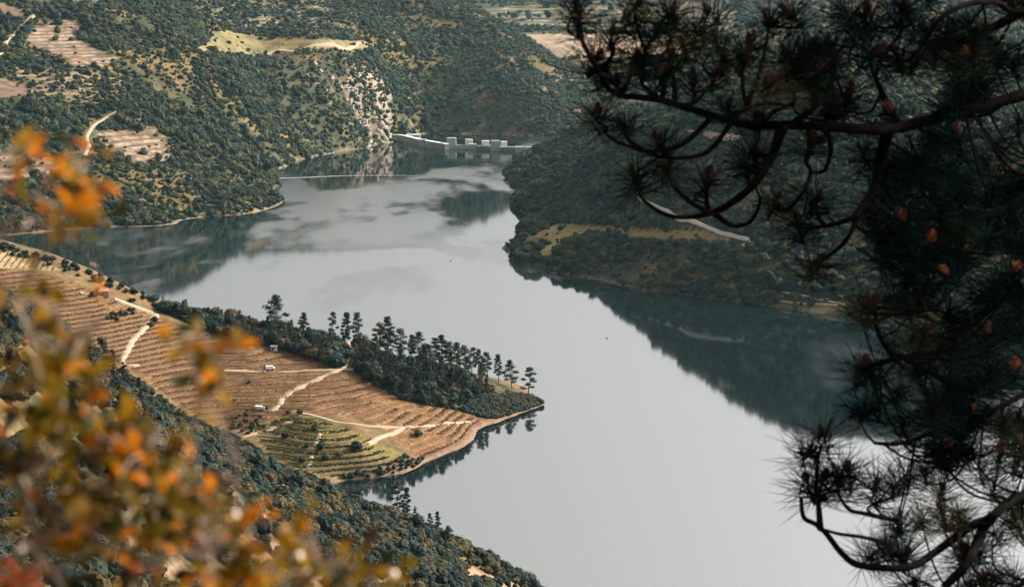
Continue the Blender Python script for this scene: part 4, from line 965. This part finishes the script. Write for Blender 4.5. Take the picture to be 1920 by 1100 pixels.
# needles: a few tuft forms, shared
def tuft_mesh(seed, nn=105):
    rs = np.random.default_rng(seed); V = []; Fc = []
    for i in range(nn):
        th = math.acos(1 - rs.random() * 1.3); ph = rs.random() * 6.28
        d_ = np.array((math.sin(th) * math.cos(ph), math.sin(th) * math.sin(ph), math.cos(th)))
        L_ = rs.uniform(.14, .25); st = np.array((0, 0, -rs.random() * .11)); r_ = .0018
        u = np.cross(d_, (0.3, .5, .8)); u /= np.linalg.norm(u); w = np.cross(d_, u)
        bend = np.array((0, 0, -.02)) * rs.random() + rs.normal(size=3) * .006
        b_ = len(V)
        for t, rr_ in ((0, r_), (.55, r_)):
            c_ = st + d_ * L_ * t + bend * t * t
            for a in range(3): V.append(c_ + rr_ * (math.cos(a * 2.094) * u + math.sin(a * 2.094) * w))
        V.append(st + d_ * L_ + bend)
        for a in range(3):
            a2 = (a + 1) % 3; Fc += [(b_ + a, b_ + a2, b_ + 3 + a2, b_ + 3 + a), (b_ + 3 + a, b_ + 3 + a2, b_ + 6)]
    return mesh('needle_tuft', V, Fc, 'tuft_needle')
tuft_forms = [tuft_mesh(400 + i) for i in range(6)]
def cone_mesh(seed, mat):                      # overlapping scales round a spindle
    rs = np.random.default_rng(seed); mb = MB(); Lc = .085
    mb.tube([(0, 0, 0), (0, 0, Lc * .4), (0, 0, Lc * .95)], [.009, .012, .004], 7)
    for k in range(46):
        t = k / 46; z = Lc * t; an = k * 2.39996; r_ = .026 * math.sin((t * .86 + .12) * math.pi) ** .75
        o_ = np.array((math.cos(an), math.sin(an), 0)); sd_ = np.array((-math.sin(an), math.cos(an), 0)); up = np.array((0, 0, 1.0))
        c_ = o_ * r_ * .55 + up * z; tip = o_ * (r_ * (1.0 + .5 * rs.random())) + up * (z + .010 + .012 * rs.random()); w_ = .0062
        mb.add([c_ - sd_ * w_, c_ + sd_ * w_, tip + sd_ * w_ * .5, tip - sd_ * w_ * .5, o_ * r_ * .8 + up * (z - .006)], [(0, 1, 2, 3), (4, 0, 3), (4, 3, 2), (4, 2, 1)])
    return mb.me('pine_cone', mat)
cones = [cone_mesh(1, 'cone_scale'), cone_mesh(2, 'cone_scale'), cone_mesh(3, 'cone_painted_lit')]
LP = np.array([p for p, r in limb_pts])
n_hand = None
for ti, (x, y, d_, cone) in enumerate(tufts):
    T = at_y(x, y, d_)
    dist = np.linalg.norm(LP - T, axis=1); j = int(np.argmin(dist + .15 * np.maximum(0, LP[:, 2] - T[2])))
    Q = LP[j]
    if dist[j] > .03:
        mid = (Q + T) / 2 + np.array((rng.normal() * .05, rng.normal() * .05, -.22 * dist[j]))
        low = T - np.array((rng.normal() * .02, rng.normal() * .02, min(.10, dist[j] * .35)))
        S = spline([Q, mid, low, T], 5); fpart('twig', MB().tube(S, list(np.linspace(.0075, .0045, len(S))), 5).me('twig', 'bark', True))
    ax = np.array((rng.normal() * .35, rng.normal() * .35, 1.0)); ax /= np.linalg.norm(ax)
    q_ = Vector(ax).to_track_quat('Z', 'Y'); sc_ = rng.uniform(.85, 1.2)
    M = Matrix.Translation(Vector(T)) @ q_.to_matrix().to_4x4() @ Matrix.Rotation(rng.random() * 6.28, 4, 'Z') @ Matrix.Scale(sc_, 4)
    fpart('needle_tuft', tuft_forms[ti % 6], M)
    if cone:
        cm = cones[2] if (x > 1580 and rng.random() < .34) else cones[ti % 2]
        fpart('pine_cone', cm, Matrix.Translation(Vector(T)) @ q_.to_matrix().to_4x4() @ Matrix.Translation((0, 0, -.012)) @ Matrix.Scale(rng.uniform(.55, .95), 4))

extra = []
def more(poly, nn, d0, d1):
    k = 0; xs_ = [q[0] for q in poly]; ys_ = [q[1] for q in poly]
    while k < nn:
        x, y = rng.uniform(min(xs_), max(xs_)), rng.uniform(min(ys_), max(ys_))
        if inpoly(np.array([x]), np.array([y]), poly)[0]: extra.append(at_y(x, y, rng.uniform(d0, d1))); k += 1
more(core, 32, 9.8, 12.6); more(dense, 6, 9.8, 12.0); more(upper, 6, 9.8, 12.0); more(lowm, 6, 9.8, 11.5)
mb = MB(); nv, nf = [], []; off = 0
forms_np = []
for fm_ in tuft_forms:
    co = np.empty(len(fm_.vertices) * 3); fm_.vertices.foreach_get('co', co); forms_np.append((co.reshape(-1, 3), [tuple(p.vertices) for p in fm_.polygons]))
tv = []; tf = []
for i, T in enumerate(extra):
    ax = Vector((rng.normal() * .6, rng.normal() * .6, 1.0)).normalized(); q_ = np.array(ax.to_track_quat('Z', 'Y').to_matrix()) * rng.uniform(.9, 1.25)
    co, fc = forms_np[i % 6]; tv.append(co @ q_.T + T); tf += [tuple(off + a for a in f) for f in fc]; off += len(co)
    Q = LP[int(np.argmin(np.linalg.norm(LP - T, axis=1)))]
    mb.tube(spline([Q, (Q + T) / 2 + np.array((0, 0, -.15 * np.linalg.norm(Q - T))), T], 4), list(np.linspace(.008, .004, 9)), 4, False)
o = fpart('needles', mesh('needles', np.concatenate(tv), tf, 'tuft_needle')); o['kind'] = 'stuff'
o = fpart('twigs', mb.me('twigs', 'bark', True)); o['kind'] = 'stuff'

# ------------------------------------------------------------------ the autumn shrub beside the camera
def leaf_mat(name, col, tr_):
    m, n, l, b = mat_nodes(name)
    b.inputs['Base Color'].default_value = (*col, 1); b.inputs['Roughness'].default_value = .6; b.inputs['Specular IOR Level'].default_value = .06
    t = n.new('ShaderNodeTexNoise'); t.inputs['Scale'].default_value = 60
    tc = n.new('ShaderNodeTexCoord'); l.new(tc.outputs['Object'], t.inputs['Vector'])
    mx = n.new('ShaderNodeMix'); mx.data_type = 'RGBA'; mx.inputs[6].default_value = (*[c_ * .6 for c_ in col], 1); mx.inputs[7].default_value = (*[min(1, c_ * 1.35) for c_ in col], 1)
    l.new(t.outputs[0], mx.inputs[0]); l.new(mx.outputs[2], b.inputs['Base Color'])
    tb = n.new('ShaderNodeBsdfTranslucent'); l.new(mx.outputs[2], tb.inputs[0])
    ms = n.new('ShaderNodeMixShader'); ms.inputs[0].default_value = tr_; l.new(b.outputs[0], ms.inputs[1]); l.new(tb.outputs[0], ms.inputs[2]); l.new(ms.outputs[0], n['Material Output'].inputs[0])
    return name
leaf_cols = [leaf_mat('leaf_orange', (.36, .11, .004), .45), leaf_mat('leaf_ochre', (.205, .105, .005), .4), leaf_mat('leaf_olive', (.092, .061, .005), .4), leaf_mat('leaf_tan', (.16, .088, .022), .35), leaf_mat('leaf_green', (.018, .022, .007), .3), leaf_mat('leaf_red', (.28, .06, .03), .4), leaf_mat('leaf_brown', (.045, .027, .014), .3)]
def leaf_mesh(mat, L_=.034, W=.018):
    V = []; Fc = []; prof = [(0, .05), (.18, .6), (.42, 1.0), (.66, .85), (.86, .45), (1, .02)]
    for i, (t, w_) in enumerate(prof):
        z = .006 * math.sin(t * 2.6); V += [(-W / 2 * w_, t * L_, z + .004 * w_), (0, t * L_, z), (W / 2 * w_, t * L_, z + .004 * w_)]
        if i:
            a, b_ = 3 * (i - 1), 3 * i; Fc += [(a, a + 1, b_ + 1, b_), (a + 1, a + 2, b_ + 2, b_ + 1)]
    return mesh('leaf', V, Fc, mat, True)
leaf_forms = [leaf_mesh(c_) for c_ in leaf_cols]
SD = 1.95
gz2 = float(near.h(-.75, 1.95))
shrub = empty('autumn_shrub', (-.75, 1.95, gz2), label='autumn shrub with orange and olive leaves close beside the lookout', category='shrub')
SINV = Matrix.Translation(-Vector((-.75, 1.95, gz2)))
def spart(name, me, M=None, **kw):
    o = obj(name, me, **kw); o.parent = shrub; o.matrix_parent_inverse = SINV
    if M is not None: o.matrix_basis = M
    return o
stem_pts = []
base = np.array((-.75, 1.95, gz2 - .05))
def stem(pts, r0, r1, root=True, name='stem'):
    P = [at_y(*q) for q in pts]
    if root:
        b0 = base + np.array((rng.normal() * .03, rng.normal() * .03, 0)); P = [b0 + (P[0] - b0) * t + np.array((0, 0, -.05 * math.sin(t * 3.14))) for t in np.linspace(0, .9, 9)] + P
    S = spline(P, 7); m_ = len(S); spart(name, MB().tube(S, list(np.linspace(r0, r1, m_)), 7).me(name, 'shrub_bark', True)); stem_pts.extend(S[63 if root else 0:])
stem([(70, 1250, 1.9), (66, 1010, 1.9), (62, 940, 1.92), (110, 800, 1.95), (122, 660, 2.0), (100, 560, 2.0)], .005, .0018)
stem([(250, 1250, 1.95), (240, 1050, 2.0), (215, 900, 2.0), (230, 780, 2.05)], .0035, .0015)
stem([(400, 1250, 2.0), (380, 1100, 2.0), (375, 950, 2.0), (365, 820, 2.0), (372, 720, 2.0), (365, 630, 2.0)], .0035, .0015)
stem([(560, 1300, 2.0), (540, 1120, 2.0), (470, 1000, 2.0), (420, 930, 2.0)], .003, .0015)
stem([(720, 1400, 2.05), (690, 1180, 2.05), (640, 1060, 2.05)], .003, .0015)
stem([(-60, 1250, 1.9), (-40, 900, 1.95), (-30, 700, 2.0), (-40, 560, 2.0), (-10, 450, 2.0), (60, 370, 2.0), (120, 330, 2.0), (170, 300, 2.0)], .004, .0018)
stem([(60, 370, 2.0), (110, 390, 2.0), (165, 400, 2.0), (190, 425, 2.0)], .003, .0018, False, 'twig'); stem([(-10, 450, 2.0), (50, 430, 2.0), (85, 430, 2.0)], .003, .0018, False, 'twig'); stem([(-20, 400, 2.0), (20, 310, 2.0), (45, 280, 2.0)], .003, .0018, False, 'twig')
stem([(150, 1300, 1.85), (120, 1120, 1.85), (90, 1060, 1.85), (40, 1010, 1.85)], .004, .002)
for a, b_, c_ in (((240, 1050), (310, 960), (340, 890)), ((215, 900), (270, 850), (300, 800)), ((66, 1010), (140, 940), (180, 880)), ((110, 800), (170, 740), (190, 690)), ((375, 950), (430, 900), (450, 880)), ((540, 1120), (590, 1070), (620, 1050)), ((122, 660), (60, 620), (30, 560)), ((240, 1050), (330, 1040), (420, 1020)), ((62, 940), (20, 860), (10, 780)), ((122, 660), (165, 620), (190, 600))):
    stem([(*a, 1.98), (*b_, 1.95 + rng.normal() * .05), (*c_, 1.95 + rng.normal() * .05)], .004, .0018, False, 'twig')
SPT = np.array(stem_pts)
spots = []
def cl(n_, x, y, sx, sy, w): 
    for _ in range(int(n_ * 0.98)): spots.append((x + rng.normal() * sx, y + rng.normal() * sy, rng.normal() * .06 + SD, w))
WO = [.22, .30, .24, .06, .11, .003, .067]; WD = [.10, .26, .28, .05, .20, .004, .106]
cl(13, 45, 305, 24, 22, WO); cl(32, 150, 365, 26, 38, WO); cl(15, 95, 415, 28, 16, WO); cl(12, 325, 642, 20, 12, WO); cl(10, 415, 668, 20, 14, WO); cl(18, 375, 715, 20, 40, WO)
cl(20, 50, 590, 38, 30, [.05, .3, .25, .35, .03, 0, .02]); cl(55, 95, 690, 52, 50, WD); cl(75, 60, 800, 65, 60, WD); cl(34, 160, 780, 40, 50, WO); cl(110, 120, 920, 100, 70, WD); cl(52, 255, 895, 48, 45, WO); cl(110, 200, 1030, 140, 60, WD)
cl(55, 370, 960, 50, 50, WO); cl(65, 430, 1040, 70, 45, WO); cl(40, 560, 1070, 60, 25, WD); cl(22, 680, 1090, 50, 16, WD)
parts_n = 0; sv = [[] for _ in leaf_forms]; sf = [[] for _ in leaf_forms]
order = rng.permutation(len(spots))
for oi in order:
    x, y, d_, w = spots[oi]; T = at_y(x, y, d_)
    j = int(np.argmin(np.linalg.norm(SPT - T, axis=1))); Q = SPT[j]
    k = int(rng.choice(len(leaf_forms), p=np.array(w) / sum(w)))
    dirv = (T - Q) / (np.linalg.norm(T - Q) + 1e-6) * .6 + rng.normal(size=3) * .6 + np.array((0, 0, .25)); dirv /= np.linalg.norm(dirv)
    q_ = Vector(dirv).to_track_quat('Y', 'Z'); M = Matrix.Translation(Vector(T)) @ q_.to_matrix().to_4x4() @ Matrix.Rotation(rng.normal() * .9, 4, 'Y') @ Matrix.Scale(rng.uniform(.6, 1.0), 4)
    if parts_n < 300:
        spart('leaf', leaf_forms[k], M); parts_n += 1
    else:
        b_ = len(sv[k]); sv[k] += [tuple(M @ v.co) for v in leaf_forms[k].vertices]; sf[k] += [tuple(b_ + i for i in p.vertices) for p in leaf_forms[k].polygons]
for k in range(len(leaf_forms)):
    if sv[k]: spart('leaves', mesh('leaves', sv[k], sf[k], leaf_cols[k], True), None, kind='stuff')
# side twiglets so that leaves hang on something
mb = MB()
for oi in order[::3]:
    x, y, d_, w = spots[oi]; T = at_y(x, y, d_); Q = SPT[int(np.argmin(np.linalg.norm(SPT - T, axis=1)))]
    mb.tube([Q, (Q + T) / 2 + np.array((0, 0, .006)), T], [.0016, .0013, .0009], 4)
spart('twigs', mb.me('twigs', 'shrub_bark'), None, kind='stuff')
plain('berry_red', (.60, .10, .03), .25, .1, 40); plain('bead_pale', (.80, .62, .48), .3, .1, 40)
bv = mesh('berry_bead', ICO1[0] * .0052, ICO1[1], 'berry_red', True); bw_ = mesh('berry_bead', ICO1[0] * .0042, ICO1[1], 'bead_pale', True)  # red ones are berries, pale ones just small pale beads
for x, y, k in ((18, 1055, 0), (8, 1085, 0), (32, 1072, 0), (50, 1090, 0), (28, 1095, 0), (60, 1078, 0), (40, 1030, 1), (440, 965, 1), (737, 1076, 1), (560, 1042, 1), (255, 1065, 0), (70, 1100, 0)):
    T = at_y(x, y, 1.86); spart('berry_bead', bv if k == 0 else bw_, Matrix.Translation(Vector(T)))
    Q = SPT[int(np.argmin(np.linalg.norm(SPT - T, axis=1)))]; spart('berry_bead_stalk', MB().tube([Q, T], [.0012, .0009], 4).me('berry_bead_stalk', 'shrub_bark'))

# ------------------------------------------------------------------ haze
m = bpy.data.materials.new('haze'); m.use_nodes = True; n = m.node_tree.nodes; l = m.node_tree.links; n.clear()
vo = n.new('ShaderNodeVolumePrincipled'); vo.inputs['Color'].default_value = (.52, .88, 1.0, 1); vo.inputs['Density'].default_value = 0.9e-5; vo.inputs['Anisotropy'].default_value = .2
ou = n.new('ShaderNodeOutputMaterial'); l.new(vo.outputs[0], ou.inputs['Volume']); MATS['haze'] = m
zt = max(float(L_.Z.max()) for L_ in (near, left, right, far)) + 30
obj('haze', MB().box((350, 3275, (zt - 30) / 2), (4100, 6950, zt + 30)).me('haze', m), kind='stuff')
